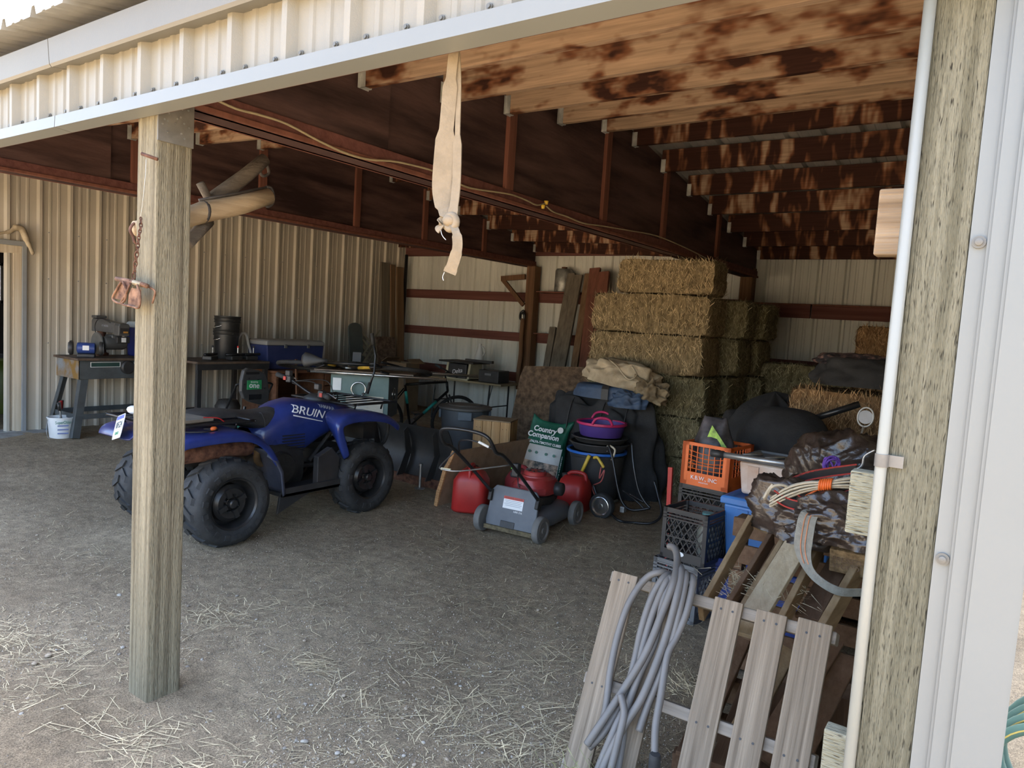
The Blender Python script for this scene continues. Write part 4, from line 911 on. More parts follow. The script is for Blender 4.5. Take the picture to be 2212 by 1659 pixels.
MB().loft([[Vector((x, y, z)) for x in (-.02, .05)] for y, z in ((-.256, .0), (-.255, .10), (-.22, .136), (0, .143), (.2, .13))], cap=False, ring_closed=False).build('strap', m_black, bu, rot=(0, 0, .1), thick=.004)
cb = thing('canvas_bag', 'crumpled beige canvas bag with drawstring lying on the blue tarp', 'bag', (-3.03, 6.29, 1.05))
heap(.36, .21, .22, 21, .20, 2.4, 60, 24, flat=3.2, ridge=1.4).build('sack', m_canvas, cb, (-.03, 0, 0), (0, radians(8), .05), smooth=True, sub=1)
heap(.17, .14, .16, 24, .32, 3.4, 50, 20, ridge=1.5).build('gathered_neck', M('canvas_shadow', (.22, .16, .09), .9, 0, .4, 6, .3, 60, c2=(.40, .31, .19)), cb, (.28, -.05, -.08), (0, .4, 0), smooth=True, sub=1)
MB().tube(smoothpath([(-.12, -.1, .24), (.02, -.2, .19), (.10, -.225, .12), (.17, -.225, .08), (.22, -.19, .13), (.14, -.15, .2)], 6), .007, 6).build('drawstring', m_canvas, cb, smooth=True)
lp_ = thing('plywood_sheet', 'dark brown plywood sheet leaning beside the back wall post', 'plywood', (-4.35, 7.02, 0), 0)
MB().prism([(-.50, 0), (.62, 0), (.62, 1.14), (.5, 1.16), (-.40, 1.10), (-.44, .98)], -.009, .009, 'y').build('sheet', M('brown_osb', (.11, .065, .035), .85, 0, .4, 16, .3, 40, c2=(.20, .13, .075)), lp_, rot=(radians(-12), 0, radians(8)))
# ------------------------------------------------------------ left side: saw bench and what stands along the tan wall
m_benchgrey = M('bench_steel', (.10, .115, .12), .5, .3, .2, 7, .05, 60, dust=.25, dc=(.16, .13, .10))
m_benchtop = M('stained_bench_top', (.075, .048, .03), .75, 0, .4, 5, .2, 40, c2=(.16, .11, .075))
m_rustpanel = M('rust_bleached_panel', (.30, .17, .04), .7, 0, .3, 6, .1, 40, c2=(.22, .24, .25), lo=.42, hi=.62)
m_sawgrey = M('saw_grey', (.08, .085, .088), .45, .2, .2, 8, .05, 60, dust=.2)
def GB(x, y): return gz(x, y)
bt0, bt1, bt2 = PZ(117, 767, .93), PZ(169, 790, .93), PZ(300, 789, .93)
bx0, bx1 = -8.58, -8.02; by0, by1 = bt0.y+.02, bt0.y+1.22
zt = .93; g0 = GB(-8.3, 3.6)
sb = thing('saw_bench', 'grey steel radial saw bench with splayed legs near the doorway', 'workbench', ((bx0+bx1)/2, (by0+by1)/2, g0))
hx, hy = (bx1-bx0)/2, (by1-by0)/2; zt -= g0
MB().box((0, 0, zt-.012), (2*hx, 2*hy, .024)).build('table_top', m_benchtop, sb, bevel=.004)
MB().box((0, -hy+.03, zt-.125), (2*hx-.06, .02, .20)).build('end_panel', m_rustpanel, sb, bevel=.004); MB().box((0, hy-.03, zt-.125), (2*hx-.06, .02, .20)).build('end_panel', m_rustpanel, sb)
fpn = MB().box((hx-.04, 0, zt-.125), (.02, 2*hy-.05, .20)).build('front_panel', m_benchgrey, sb, bevel=.004)
MB().box((hx-.028, -hy+.30, zt-.07), (.004, .30, .045)).build('name_plate', M('dark_green_label', (.03, .07, .06), .4), sb); MB().box((hx-.0275, -hy+.30, zt-.07), (.002, .315, .055)).build('plate_border', m_white, sb)
MB().box((hx-.028, -hy+.74, zt-.07), (.004, .33, .045)).build('name_plate', m_white, sb); text('RADIAL SAW', 'plate_lettering', m_redp, .022, sb, (hx-.025, -hy+.78, zt-.07), (radians(90), 0, radians(90)), .0004)
kn = MB().lathe([(.075, 0), (.075, .03), (.06, .045), (0, .045)], 22, ax='x', cap=False); kn.build('crank_knob', m_black, sb, (hx-.03, -hy+.53, zt-.10), smooth=True, auto=35)
for sx, sy in ((1, -1), (1, 1), (-1, -1), (-1, 1)):
    top = Vector((sx*(hx-.05), sy*(hy-.10), zt-.2)); bot = Vector((sx*(hx+.03), sy*(hy+.02), 0.0))
    lg = MB(); lg.bar(top, bot, .075, .006, (1, 0, 0)); lg.bar(top+Vector((-sx*.035, sy*.036, 0)), bot+Vector((-sx*.03, sy*.036, 0)), .006, .07, (1, 0, 0)); lg.build('leg', m_benchgrey, sb)
for z in (.22,):
    for s in (-1, 1):
        MB().bar((-hx, s*(hy), z), (hx, s*hy, z), .008, .055).build('brace', m_benchgrey, sb); MB().bar((s*hx, -hy, z), (s*hx, hy, z), .008, .055).build('brace', m_benchgrey, sb)
# radial arm saw on the bench
ZT = zt+g0
rs = thing('radial_arm_saw', 'old grey radial arm saw standing on the steel saw bench', 'saw', (bx0+.12, by0+.45, ZT))
MB().lathe([(.075, 0), (.075, .03), (.048, .04), (.045, .30)], 18).build('column', m_rust, rs, smooth=True, auto=35)
arm = MB().loft([[Vector((x, y*w, z0+zz*h)) for y, zz in ((-1, 0), (1, 0), (1, .8), (.8, 1), (-.8, 1), (-1, .8))] for x, w, z0, h in ((-.10, .065, .27, .15), (.10, .062, .275, .135), (.38, .055, .27, .115), (.40, .06, .25, .14), (.50, .06, .25, .13))]).build('arm', m_sawgrey, rs, bevel=.008)
MB().box((-.06, 0, .435), (.11, .12, .03)).build('column_cap', m_sawgrey, arm, bevel=.008); MB().box((.505, 0, .305), (.008, .10, .06)).build('control_face', m_black, arm); MB().box((.51, .01, .29), (.004, .05, .018)).build('dial', M('amber', (.5, .25, .05), .4), arm)
text('10" RADIAL', 'arm_lettering', m_gtext, .03, arm, (.2, -.062, .345), (radians(90), 0, 0), .0005)
mt_ = MB().lathe([(.04, -.13), (.07, -.12), (.075, -.1), (.075, .08), (.06, .11)], 20, ax='y'); mt_.build('motor', m_sawgrey, rs, (.30, .0, .16), smooth=True, auto=35)
MB().lathe([(.0, -.012), (.12, -.012), (.125, 0), (.12, .012), (0, .012)], 28, ax='y', cap=False).build('blade_guard', M('guard_metal', (.22, .22, .21), .4, .6), rs, (.24, -.16, .15), smooth=True, auto=35)
MB().box((.38, .04, .2), (.06, .14, .07)).build('switch_box', m_black, rs, bevel=.006); MB().box((.412, .04, .2), (.002, .05, .05)).build('switch_plate', m_white, rs)
MB().box((.27, 0, .225), (.16, .11, .05)).build('yoke', m_sawgrey, rs, bevel=.01); MB().tube(smoothpath([(.36, .07, .30), (.25, -.12, .42), (.14, -.14, .34), (.2, -.14, .2)], 6), .006, 6).build('power_cord', m_blacktube, rs, smooth=True)
bg_ = thing('bench_grinder', 'small blue bench grinder on the left corner of the saw bench', 'grinder', (bx1-.16, by0+.16, ZT), radians(60))
MB().lathe([(.035, -.09), (.058, -.08), (.06, -.06), (.06, .06), (.058, .08), (.035, .09)], 20, (0, 0, .10), 'x').build('motor', M('grinder_blue', (.03, .06, .22), .4, 0, .15, 6), bg_, smooth=True, auto=35)
for s in (-1, 1):
    MB().lathe([(.0, -.016), (.074, -.016), (.078, 0), (.074, .016), (0, .016)], 24, (s*.14, 0, .10), 'x', cap=False).build('wheel_guard', m_black, bg_, smooth=True, auto=35); MB().lathe([(.06, -.012), (.06, .012)], 24, (s*.155, 0, .10), 'x').build('grinding_wheel', m_grey, bg_, smooth=True, auto=35)
MB().box((0, 0, .02), (.17, .10, .04)).build('base', m_black, bg_, bevel=.01); MB().box((0, -.058, .105), (.06, .004, .05)).build('label', m_white, bg_)
# cooler beside the saw
def cooler(lab, loc, rz, L, W, H, mb_, ml, handle=False, wheels=False):
    t = thing('cooler', lab, 'cooler', loc, rz)
    MB().loft([[Vector((sx*L/2*k, sy*W/2*k, z)) for sx, sy in ((-1, -1), (1, -1), (1, 1), (-1, 1))] for k, z in ((.93, 0), (.95, .02), (1, H*.82))]).build('body', mb_, t, bevel=.012)
    ld = MB().loft([[Vector((sx*L/2*k, sy*W/2*k, z)) for sx, sy in ((-1, -1), (1, -1), (1, 1), (-1, 1))] for k, z in ((1.02, H*.82), (1.02, H*.95), (.93, H))]).build('lid', ml, t, bevel=.012)
    if handle: MB().tube(smoothpath([(-L*.25, 0, H-.02), (-L*.22, 0, H+.09), (-L*.1, 0, H+.12), (L*.1, 0, H+.12), (L*.22, 0, H+.09), (L*.25, 0, H-.02)], 4), .012, 8).build('handle', ml, t, smooth=True)
    else:
        for k in (-.2, .2): MB().box((k*L, -W/2-.01, H*.80), (.04, .015, .05)).build('latch', m_grey, t, bevel=.004)
    if wheels: MB().lathe([(.055, -.02), (.06, 0), (.055, .02)], 18, (L/2-.06, -W/2-.0, .06), 'y').build('wheel', m_black, t, smooth=True, auto=40)
    return t
m_navy = M('cooler_blue', (.02, .035, .13), .45, 0, .1, 5, dust=.1); m_lidw = M('cooler_lid', (.60, .60, .57), .5, 0, .06, 5, dust=.15); m_liddk = M('cooler_lid_dusty', (.30, .30, .29), .5, 0, .06, 5, dust=.2)
cooler('royal blue cooler with white lid on the saw bench beside the front post', (bx0+.26, PX(302, 730, bx0+.26).y+.10, ZT), radians(90), .36, .30, .40, M('royal_blue', (.02, .035, .26), .45, 0, .1, 5), m_lidw, True)
# white bucket of tools under the bench
wbk = G(127, 944)
bk = thing('white_bucket', 'white plastic bucket of pliers under the saw bench', 'bucket', (wbk.x, wbk.y+.02, gh(wbk.x, wbk.y)))
MB().lathe([(.0, 0), (.10, 0), (.105, .01), (.125, .21), (.132, .212), (.132, .222), (.12, .222), (.1, .02), (0, .02)], 28, cap=False).build('body', m_white, bk, smooth=True, auto=35)
MB().tube(smoothpath([(0, -.13, .20), (.05, -.16, .10), (.06, -.15, .02), (.07, -.12, 0.012)], 6), .003, 6).build('bail', m_steel, bk, smooth=True)
for k in range(3): MB().box((.118, -.03+.0*k, .06+.04*k), (.003, .10, .012), (0, radians(6), radians(-12))).build('label_line', M('blue_print', (.2, .25, .5), .5), bk)
text('SuperChlor', 'label_lettering', M('green_print', (.03, .22, .16), .5), .045, bk, (.125, -.03, .175), (radians(90), 0, radians(78)), .001, sx=.7)
for k in range(5):
    tl = thing('hand_tool', ('pair of black handled pliers standing in the white bucket', 'red gripped wrench leaning out of the white bucket', 'red handled pliers poking from the white bucket', 'thin steel rod sticking out of the white bucket', 'black screwdriver leaning in the white bucket')[k], 'tool', (wbk.x-.03+.015*k, wbk.y+.02-.04+.02*k, gh(wbk.x, wbk.y)+.04))
    MB().tube([(0, 0, 0), (.02*k-.03, .05-.03*k, .18), (.035*k-.06, .09-.05*k, .30+.02*(k % 3))], .008 if k != 3 else .004, 6).build('shaft', m_steel, tl, smooth=True)
    MB().tube([(.03*k-.052, .083-.045*k, .26), (.035*k-.064, .093-.052*k, .345)], .014, 8).build('grip', (m_black, m_redp, m_redp, m_steel, m_black)[k], tl, smooth=True)
# bone hung over the door
ht = PX(40, 492, -8.64)
an = thing('curved_bone', 'weathered curved bone hanging over the doorway corner', 'bone', ht)
def BN(u, v, d=.06): return PX(u, v, -8.63+d-.06) - ht
m_bone = M('weathered_bone', (.42, .33, .21), .8, 0, .2, 9, .3, 40, c2=(.56, .48, .34))
MB().tube(smoothpath([BN(-14, 506), BN(5, 503), BN(22, 500), BN(35, 492), BN(48, 497), BN(56, 515), BN(63, 530), BN(71, 548)], 5), [.014]*8+[.022]*6+[.034]*8+[.032]*5+[.024]*4+[.018]*4+[.016]*1, 10).build('shaft', m_bone, an, smooth=True)
MB().ball(BN(70, 546), .02, 8, 6, (.8, 1, 1.2)).build('knuckle', m_bone, an, smooth=True)

# ------------------------------------------------------------ dark table with buckets, brown desk with big cooler
g1 = gz(-7.9, 5)
dtb = thing('dark_table', 'dark narrow work table against the tan wall behind the post', 'table', (-8.0, 5.20, g1))
MB().box((0, 0, .95-g1-.05), (.72, .98, .025)).build('table_top', m_benchtop, dtb, bevel=.003); MB().box((.345, 0, .95-g1-.09), (.02, .98, .085)).build('apron', m_black, dtb, bevel=.003)
for sx, sy in ((1, -1), (1, 1), (-1, -1), (-1, 1)): MB().box((sx*.32, sy*.45, (.95-g1-.06)/2), (.05, .05, .95-g1-.06)).build('leg', m_black, dtb)
def bucket(lab, loc, mat, h=.37, r=.15, bail=True):
    t = thing('bucket', lab, 'bucket', loc, group='black buckets')
    MB().lathe([(0, 0), (r*.86, 0), (r*.88, .01), (r*.97, h*.78), (r*1.04, h*.785), (r*1.04, h*.81), (r*.99, h*.82), (r*1.05, h*.90), (r*1.05, h*.92), (r, h*.93), (r*1.06, h*.985), (r*1.06, h), (r*.97, h), (r*.86, .02), (0, .02)], 28, cap=False).build('body', mat, t, smooth=True, auto=30)
    if bail: MB().tube(smoothpath([(-r*1.05, 0, h*.86), (0, -r*1.12, h*.62), (r*1.05, 0, h*.86)], 8), .004, 6).build('bail', m_chrome, t, smooth=True)
    return t
m_bkt = M('bucket_black', (.018, .019, .02), .4, 0, .2, 6, dust=.08)
bz = .95-.037; bp_ = PX(482, 760, -8.1)
bucket('black plastic bucket standing on the dark table', (-8.12, bp_.y+.05, bz+.005), m_bkt)
bucket('second black bucket nested on top of the other bucket', (-8.115, bp_.y+.06, bz+.165), m_bkt, .37, .153)
hs = thing('hose_loop', 'white corrugated hose curving beside the black buckets', 'hose', (-8.12, bp_.y+.27, bz+.01))
MB().tube(smoothpath([(0, -.06, .22), (.0, .0, .31), (.01, .06, .30), (.02, .09, .18), (.02, .12, .10), (.03, .13, .016)], 6), .017, 10).build('hose', M('hose_white', (.5, .5, .48), .5), hs, smooth=True)
for k, (dy, dx, lab) in enumerate(((-.28, .2, 'black bar clamp lying at the front of the dark table'), (.02, .24, 'black drill press vise on the dark table'), (.25, .22, 'black power tool on the right end of the dark table'))):
    vt = thing(('bar_clamp', 'bench_vise', 'power_tool')[k], lab, 'tool', (-8.0+dx*.9, 5.04+.22+dy, bz+.005), rnd.uniform(-.5, .5))
    MB().box((0, 0, .03), (.12, .16, .05)).build('body', m_black, vt, bevel=.012); MB().tube([(0, -.12, .07), (0, .14, .075)], .018, 8).build('bar', m_blacktube, vt, smooth=True); MB().tube([(.0, .05, .06), (.0, .05, .16)], .008, 6).build('screw', m_steel, vt)
    MB().ball((0, .05, .165), .014, 8, 6).build('knob', m_redp if k == 1 else m_black, vt, smooth=True)
m_desk = wood('brown_desk', (.13, .055, .028), (.23, .11, .06), 1, 6, 8, .7, .15)
dk_ = thing('brown_desk', 'brown wooden desk under the big navy cooler', 'desk', (-7.92, 6.32, g1))
dz = .80-g1
MB().box((0, 0, dz-.02), (.78, 1.18, .03)).build('top', m_desk, dk_, bevel=.004)
MB().box((.0, -.56, dz/2-.02), (.7, .03, dz-.04)).build('side_panel', m_desk, dk_); MB().box((.0, .56, dz/2-.02), (.7, .03, dz-.04)).build('side_panel', m_desk, dk_); MB().box((-.34, 0, dz/2-.02), (.02, 1.08, dz-.04)).build('back_panel', m_desk, dk_)
for z in (.18, .40, .6): d_ = MB().box((.345, .38, z), (.02, .34, .19)).build('drawer', m_desk, dk_, bevel=.005); MB().box((.36, .38, z), (.012, .10, .015)).build('pull', m_black, d_)
MB().box((.02, .19, dz/2-.02), (.66, .02, dz-.04)).build('divider', m_desk, dk_)
cooler('big navy blue wheeled cooler with grey lid on the brown desk', (-7.98, 6.20, .80-.004), radians(90), .92, .42, .38, m_navy, m_liddk, False, True)
# stick leaning, old mower behind
sk_ = thing('wood_stick', 'thin brown wooden stake leaning against the brown desk', 'stake', (-7.44, 6.0, gh(-7.44, 6.0)))
MB().bar((0, 0, 0), (-.06, -.02, .88), .035, .02).build('stake', m_desk, sk_)
om = thing('old_mower', 'dark old push mower with bent handle by the tan wall', 'mower', (-7.25, 4.85, gh(-7.25, 4.85)), radians(80))
MB().loft([ring_rect(y, w, t, b, .35) for y, w, t, b in ((-.3, .15, .2, .06), (-.1, .25, .28, .05), (.15, .25, .3, .05), (.3, .14, .2, .06))]).build('deck', m_black, om, smooth=True); MB().lathe([(.13, 0), (.14, .1), (.1, .17), (0, .18)], 18, (0, 0, .28), cap=False).build('engine', m_engine, om, smooth=True)
MB().tube(smoothpath([(-.2, -.25, .2), (-.2, -.6, .62), (-.18, -.66, .70), (.0, -.68, .71), (.18, -.66, .70), (.2, -.6, .62), (.2, -.25, .2)], 6), .012, 8).build('handle', m_blacktube, om, smooth=True)
for x, y in ((.25, .22), (-.25, .22), (.25, -.22), (-.25, -.22)): wheel(om, 'wheel', (x, y, .1), .1, .05, m_grey, m_rubber, face=1 if x > 0 else -1)
gb = thing('garden_bin', 'dark green low tub on the ground behind the quad seat', 'bin', (-6.62, 5.62, gh(-6.62, 5.62)), .2)
MB().loft([[Vector((sx*.24*k, sy*.42*k, z)) for sx, sy in ((-1, -1), (1, -1), (1, 1), (-1, 1))] for k, z in ((.8, 0), (1, .38), (1.05, .39), (1.05, .41), (.98, .41), (.8, .04))]).build('body', M('dark_green', (.012, .035, .025), .6, 0, .2, 6), gb, bevel=.02)
# black seat-back panel of the push spreader with green badge
sp1 = PX(548, 893, -5.95)
ssp = thing('push_spreader', 'black plastic push spreader with a green badge behind the seat', 'spreader', (-5.95, sp1.y, gz(-5.95, 5)), 0)
def SP(u, v): p = PX(u, v, -5.95); return (p.y-sp1.y, p.z-gz(-5.95, 5))
pl = [SP(*q) for q in ((524, 800), (532, 795), (556, 799), (570, 806), (576, 822), (579, 850), (577, 878), (560, 874), (538, 868), (524, 860), (518, 845), (519, 822))]
pan = MB().prism(pl, -.025, .025, 'x').build('back_panel', M('spreader_black', (.035, .037, .04), .5, 0, .15, 6, dust=.15), ssp, bevel=.012)
def spbox(nm, u0, v0, u1, v1, mat, x0=.025, x1=.03, bev=.006, par=None):
    a = SP(u0, v0); b_ = SP(u1, v1); return MB().box2((x0, min(a[0], b_[0]), min(a[1], b_[1])), (x1, max(a[0], b_[0]), max(a[1], b_[1]))).build(nm, mat, par or pan, bevel=bev)
bdg = spbox('badge', 530, 821, 561, 840, M('badge_green', (.03, .30, .10), .45), .026, .032, .01)
c_ = SP(545, 832); text('one', 'badge_lettering', m_wtext, .075, pan, (.034, c_[0], c_[1]), (radians(90), radians(5), radians(90)), .001, bold=.001); c_ = SP(545, 825); text('SCOTTS', 'badge_lettering', m_wtext, .022, pan, (.034, c_[0], c_[1]), (radians(90), radians(5), radians(90)), .001)
spbox('hand_slot', 527, 803, 557, 808, m_blacktube, .022, .028); spbox('hand_slot', 533, 852, 561, 862, m_blacktube, .022, .028)
for u, v in ((523, 828), (533, 815), (552, 818), (566, 836)): spbox('bolt', u, v, u+3, v+3, m_blacktube, .025, .031, 0)
MB().tube([(0, .06, .62), (0, .12, .1)], .014, 8).build('leg', m_blacktube, ssp); MB().tube([(0, -.1, .62), (0, -.18, .1)], .014, 8).build('leg', m_blacktube, ssp)
MB().loft([[Vector((sx*.2*k+.02, sy*.22*k+.08, z)) for sx, sy in ((-1, -1), (1, -1), (1, 1), (-1, 1))] for k, z in ((.4, .22), (1, .50), (1.05, .52))]).build('hopper', M('hopper_green', (.012, .12, .08), .5), ssp, bevel=.02)
for s in (-1, 1): wheel(ssp, 'wheel', (s*.25, .1, .13), .13, .06, m_grey, m_rubber, face=s)

# ------------------------------------------------------------ teal cabinet saw, bicycles
m_teal = M('teal_enamel', (.11, .19, .18), .5, 0, .12, 5, dust=.2); m_tealdk = M('slate_enamel', (.05, .065, .08), .5, 0, .12, 5, dust=.15)
cs = thing('cabinet_saw', 'teal metal cabinet table saw behind the quad handlebars', 'table saw', (-5.74, 5.52, gz(-5.9, 5.4)), radians(33))
MB().box((0, 0, .70), (.62, .52, .46)).build('cabinet', m_tealdk, cs, bevel=.008); MB().box((0, -.265, .70), (.62, .012, .46)).build('front_plate', m_teal, cs, bevel=.004)
MB().box((.0, -.2, .23), (.5, .36, .46)).build('plinth', m_tealdk, cs, bevel=.01)
MB().box((.05, 0, .955), (1.05, .66, .035)).build('table_top', M('cast_top', (.16, .12, .09), .5, .5, .3, 8), cs, bevel=.004)
MB().tube([(-.50, -.36, .945), (.92, -.36, .945)], .016, 10).build('front_rail', m_chrome, cs, smooth=True); MB().tube([(-.30, .36, .945), (1.20, .36, .945)], .016, 10).build('rear_rail', m_chrome, cs, smooth=True)
MB().box((.06, -.275, .62), (.40, .004, .18)).build('paper_label', M('paper_label', (.50, .48, .40), .7, 0, .08, 9), cs)
for k in range(5): MB().box((-.02+.02*(k % 2), -.278, .67-.025*k), (.2-.03*(k % 3), .001, .005)).build('label_line', m_gtext, cs)
MB().box((-.24, -.275, .82), (.09, .004, .13)).build('paper_tag', m_white, cs)
MB().torus((.0, -.31, .78), .075, .010, 24, 8, 'y').build('hand_wheel', m_chrome, cs, smooth=True); MB().torus((.315, -.02, .72), .065, .009, 24, 8, 'x').build('hand_wheel', m_chrome, cs, smooth=True)
MB().tube([(.06, -.31, .74), (.06, -.37, .74)], .012, 8).build('crank', m_black, cs)
def bicycle(lab, loc, rot, mf_, acc):
    t = thing('bicycle', lab, 'bicycle', loc, rot=rot, group='two bicycles'); R = .32; A, B_ = Vector((0, 0, R)), Vector((1.02, 0, R)); bb = Vector((.42, 0, .27)); sh = Vector((.30, 0, .78)); hd_ = Vector((.84, 0, .82)); h2 = Vector((.87, 0, .70))
    for c in (A, B_):
        w_ = MB().torus(c, R-.025, .007, 36, 6, 'y')
        for k in range(14): a = 2*pi*k/14; w_.tube([c+Vector((0, .02*(-1)**k, 0)), c+Vector((cos(a)*(R-.03), 0, sin(a)*(R-.03)))], .0015, 4)
        wo = w_.build('wheel', m_blacktube, t, smooth=True); MB().torus(c, R-.012, .022, 36, 8, 'y').build('tire', m_rubber, wo, smooth=True)
    fr_ = MB()
    for a, b in ((bb, sh), (sh, hd_), (bb, h2), (hd_, h2)): fr_.tube([a, b], .017, 8)
    for s in (-1, 1):
        fr_.tube([A+Vector((0, s*.06, 0)), bb+Vector((0, s*.03, 0))], .009, 6); fr_.tube([A+Vector((0, s*.06, 0)), sh+Vector((0, s*.02, -.05))], .008, 6); fr_.tube([B_+Vector((0, s*.05, 0)), h2+Vector((0, s*.05, -.03))], .012, 6)
    fr_.build('frame', mf_, t, smooth=True)
    MB().tube([bb+(sh-bb)*.55, bb+(sh-bb)*.85], .0185, 8).build('frame_band', acc, t, smooth=True); MB().tube([bb+(h2-bb)*.35, bb+(h2-bb)*.7], .0185, 8).build('frame_band', acc, t, smooth=True)
    MB().tube([sh, sh+Vector((-.03, 0, .14))], .012, 8).build('seat_post', m_steel, t)
    MB().loft([ring_rect(y, w, tt, b, .4) for y, w, tt, b in ((-.13, .04, .03, -.01), (-.10, .075, .04, -.02), (-.03, .06, .035, -.02), (.06, .025, .03, -.01), (.13, .018, .025, 0))]).build('saddle', m_black, t, sh+Vector((-.04, 0, .15)), (0, 0, radians(-90)), smooth=True)
    MB().tube(smoothpath([hd_+Vector((0, 0, -.02)), hd_+Vector((-.03, 0, .10)), hd_+Vector((.03, 0, .12))], 4), .012, 8).build('stem', m_blacktube, t, smooth=True)
    hb_ = MB().tube([hd_+Vector((-.03, -.30, .14)), hd_+Vector((.02, -.08, .12)), hd_+Vector((.02, .08, .12)), hd_+Vector((-.03, .30, .14))], .011, 8).build('handlebar', m_blacktube, t, smooth=True)
    for s in (-1, 1): MB().tube([hd_+Vector((-.03, s*.30, .14)), hd_+Vector((-.01, s*.19, .13))], .017, 8).build('grip', m_rubber, hb_, smooth=True)
    MB().lathe([(.02, -.01), (.09, -.008), (.09, .008), (.02, .01)], 24, bb, 'y').build('chainring', m_steel, t, smooth=True, auto=40)
    for s in (-1, 1): MB().tube([bb+Vector((0, s*.06, 0)), bb+Vector((s*.12, s*.07, s*.12))], .010, 6).build('crank', m_blacktube, t); MB().box(bb+Vector((s*.12, s*.12, s*.12)), (.09, .10, .02)).build('pedal', m_black, t)
    return t
bicycle('dark bicycle with teal stripes standing behind the table saw', (-6.05, 6.0, gz(-6, 6)), (radians(9), 0, radians(66)), m_blacktube, M('teal_stripe', (.03, .35, .30), .4))
_e = Euler((radians(80), 0, radians(33))); bicycle('black bicycle with a yellow band lying across the table saw top', PX(665, 800, -6.2) - _e.to_matrix() @ Vector((0, 0, .32)) + Vector((0, 0, .05)), tuple(_e), m_blacktube, m_yellow)
# boards and lattice in the far corner
def lean_board(nm, lab, cat, loc, w, th, h, lean, mat, rz=0, lz=0):
    t = thing(nm, lab, cat, loc, rot=(lean, lz, rz)); MB().box((0, 0, h/2), (w, th, h)).build('board', mat, t, bevel=.003); return t
XC = -8.60
def wallY(u): return PX(u, 650, XC).y
m_oldbd = wood('old_grey_board', (.10, .085, .065), (.20, .17, .13), 2, 8, 9, .85, .3); m_brbd = wood('old_brown_board', (.13, .075, .04), (.22, .14, .08), 2, 8, 9, .85, .3)
for k, (u, w, h, mt, lab) in enumerate(((823, .16, 2.35, m_oldbd, 'tall grey weathered plank leaning in the back left corner'), (838, .10, 2.33, m_brbd, 'tall narrow brown plank leaning in the back left corner'), (851, .16, 2.30, m_brbd, 'tall wide brown plank closest to the back left corner'))):
    lean_board('plank', lab, 'plank', (-8.40+.03*k, wallY(u), gz(-8.4, 8)+.01), .03, w, h, 0, mt, 0, radians(-4))
lt = thing('lattice_panel', 'cream wooden garden lattice piece leaning on the tan wall', 'lattice', (-8.36, wallY(803)-.05, gz(-8.3, 8)), rot=(0, radians(-9), 0))
m_latt = M('lattice_cream', (.34, .30, .21), .8, 0, .15, 9)
for k in range(-7, 12):
    for s in (-1, 1):
        # diagonal strips clipped to a .42 x 1.4 rectangle
        pts = []
        y0 = .12*k
        a = (y0 if s > 0 else .42-y0)
        t0, t1 = 0.0, 1.4
        ya0, ya1 = a, a + s*1.4
        lo_, hi_ = 0.0, .42
        tt0 = max(0.0, ((lo_-a) if s > 0 else (a-hi_))); tt1 = min(1.4, ((hi_-a) if s > 0 else (a-lo_)))
        if tt1-tt0 > .08: MB().bar((.006*s, a+s*tt0-.21, tt0+.0), (.006*s, a+s*tt1-.21, tt1), .008, .032, (0, s*-1, 1)).build('strip', m_latt, lt)
gbd = thing('grey_board', 'round topped dull grey board leaning on the tan wall', 'board', (-8.38, wallY(765), gz(-8.4, 7.5)), rot=(0, radians(-8), 0))
MB().prism([(-.14, 0), (.14, 0), (.14, 1.26)] + [(.14*cos(a_*pi/8), 1.26+.10*sin(a_*pi/8)) for a_ in range(1, 8)] + [(-.14, 1.26)], -.012, .012, 'x').build('board', M('dull_grey', (.10, .115, .11), .7, 0, .12, 5), gbd)
ob = thing('particle_board', 'reddish particle board offcut leaning in front of the lattice', 'board', (-8.22, wallY(826)-.1, gz(-8.2, 8)), rot=(0, radians(-9), 0))
MB().box((0, 0, .58), (.02, .42, 1.16)).build('board', M('osb_red', (.10, .06, .04), .85, 0, .4, 22, .3, 40, c2=(.20, .13, .085)), ob)
cpp = thing('corner_pipe', 'dark vertical pipe in the back left corner', 'pipe', (-8.50, 8.98, 0)); MB().tube([(0, 0, -.02), (0, 0, 2.62)], .028, 12).build('pipe', m_blacktube, cpp, smooth=True)
# folding table with bench saw by the back wall
g2 = gz(-6.7, 8.6)
ftb = thing('folding_table', 'tan folding table against the grey back wall', 'table', (-6.66, 8.62, g2))
MB().box((0, 0, .645), (1.5, .62, .028)).build('table_top', M('table_tan', (.26, .21, .12), .6, 0, .15, 6), ftb, bevel=.006)
for x in (-.55, .5):
    for s in (-1, 1): MB().tube([(x, s*.24, .63), (x-.02, s*.26, 0)], .013, 8).build('leg', m_blacktube, ftb)
    MB().tube([(x, -.24, .3), (x, .24, .3)], .009, 6).build('leg_brace', m_blacktube, ftb); MB().tube([(x+.02, -.2, .62), (x-.02, -.24, .34)], .007, 6).build('leg_brace', m_blacktube, ftb)
tsw = thing('bench_saw', 'small cream and black bench saw on the folding table', 'table saw', (-6.75, 8.50, g2+.66))
MB().box((0, 0, .12), (.34, .32, .22)).build('housing', m_black, tsw, bevel=.01)
for x in (-.21, .21): MB().prism([(-.17, 0), (.17, 0), (.13, .25), (-.13, .25)], x-.02, x+.02, 'x').build('side_frame', M('saw_cream', (.42, .38, .25), .6), tsw)
MB().box((0, 0, .01), (.46, .40, .02)).build('base', M('saw_cream2', (.42, .38, .25), .6), tsw); MB().box((0, 0, .26), (.66, .42, .025)).build('table_top', m_engine, tsw, bevel=.004); MB().box((.28, 0, .29), (.5, .05, .04)).build('fence', m_black, tsw)
text('Delta', 'saw_lettering', m_wtext, .09, tsw, (0, -.168, .12), (radians(90), radians(-12), 0), .001, shear=.3)
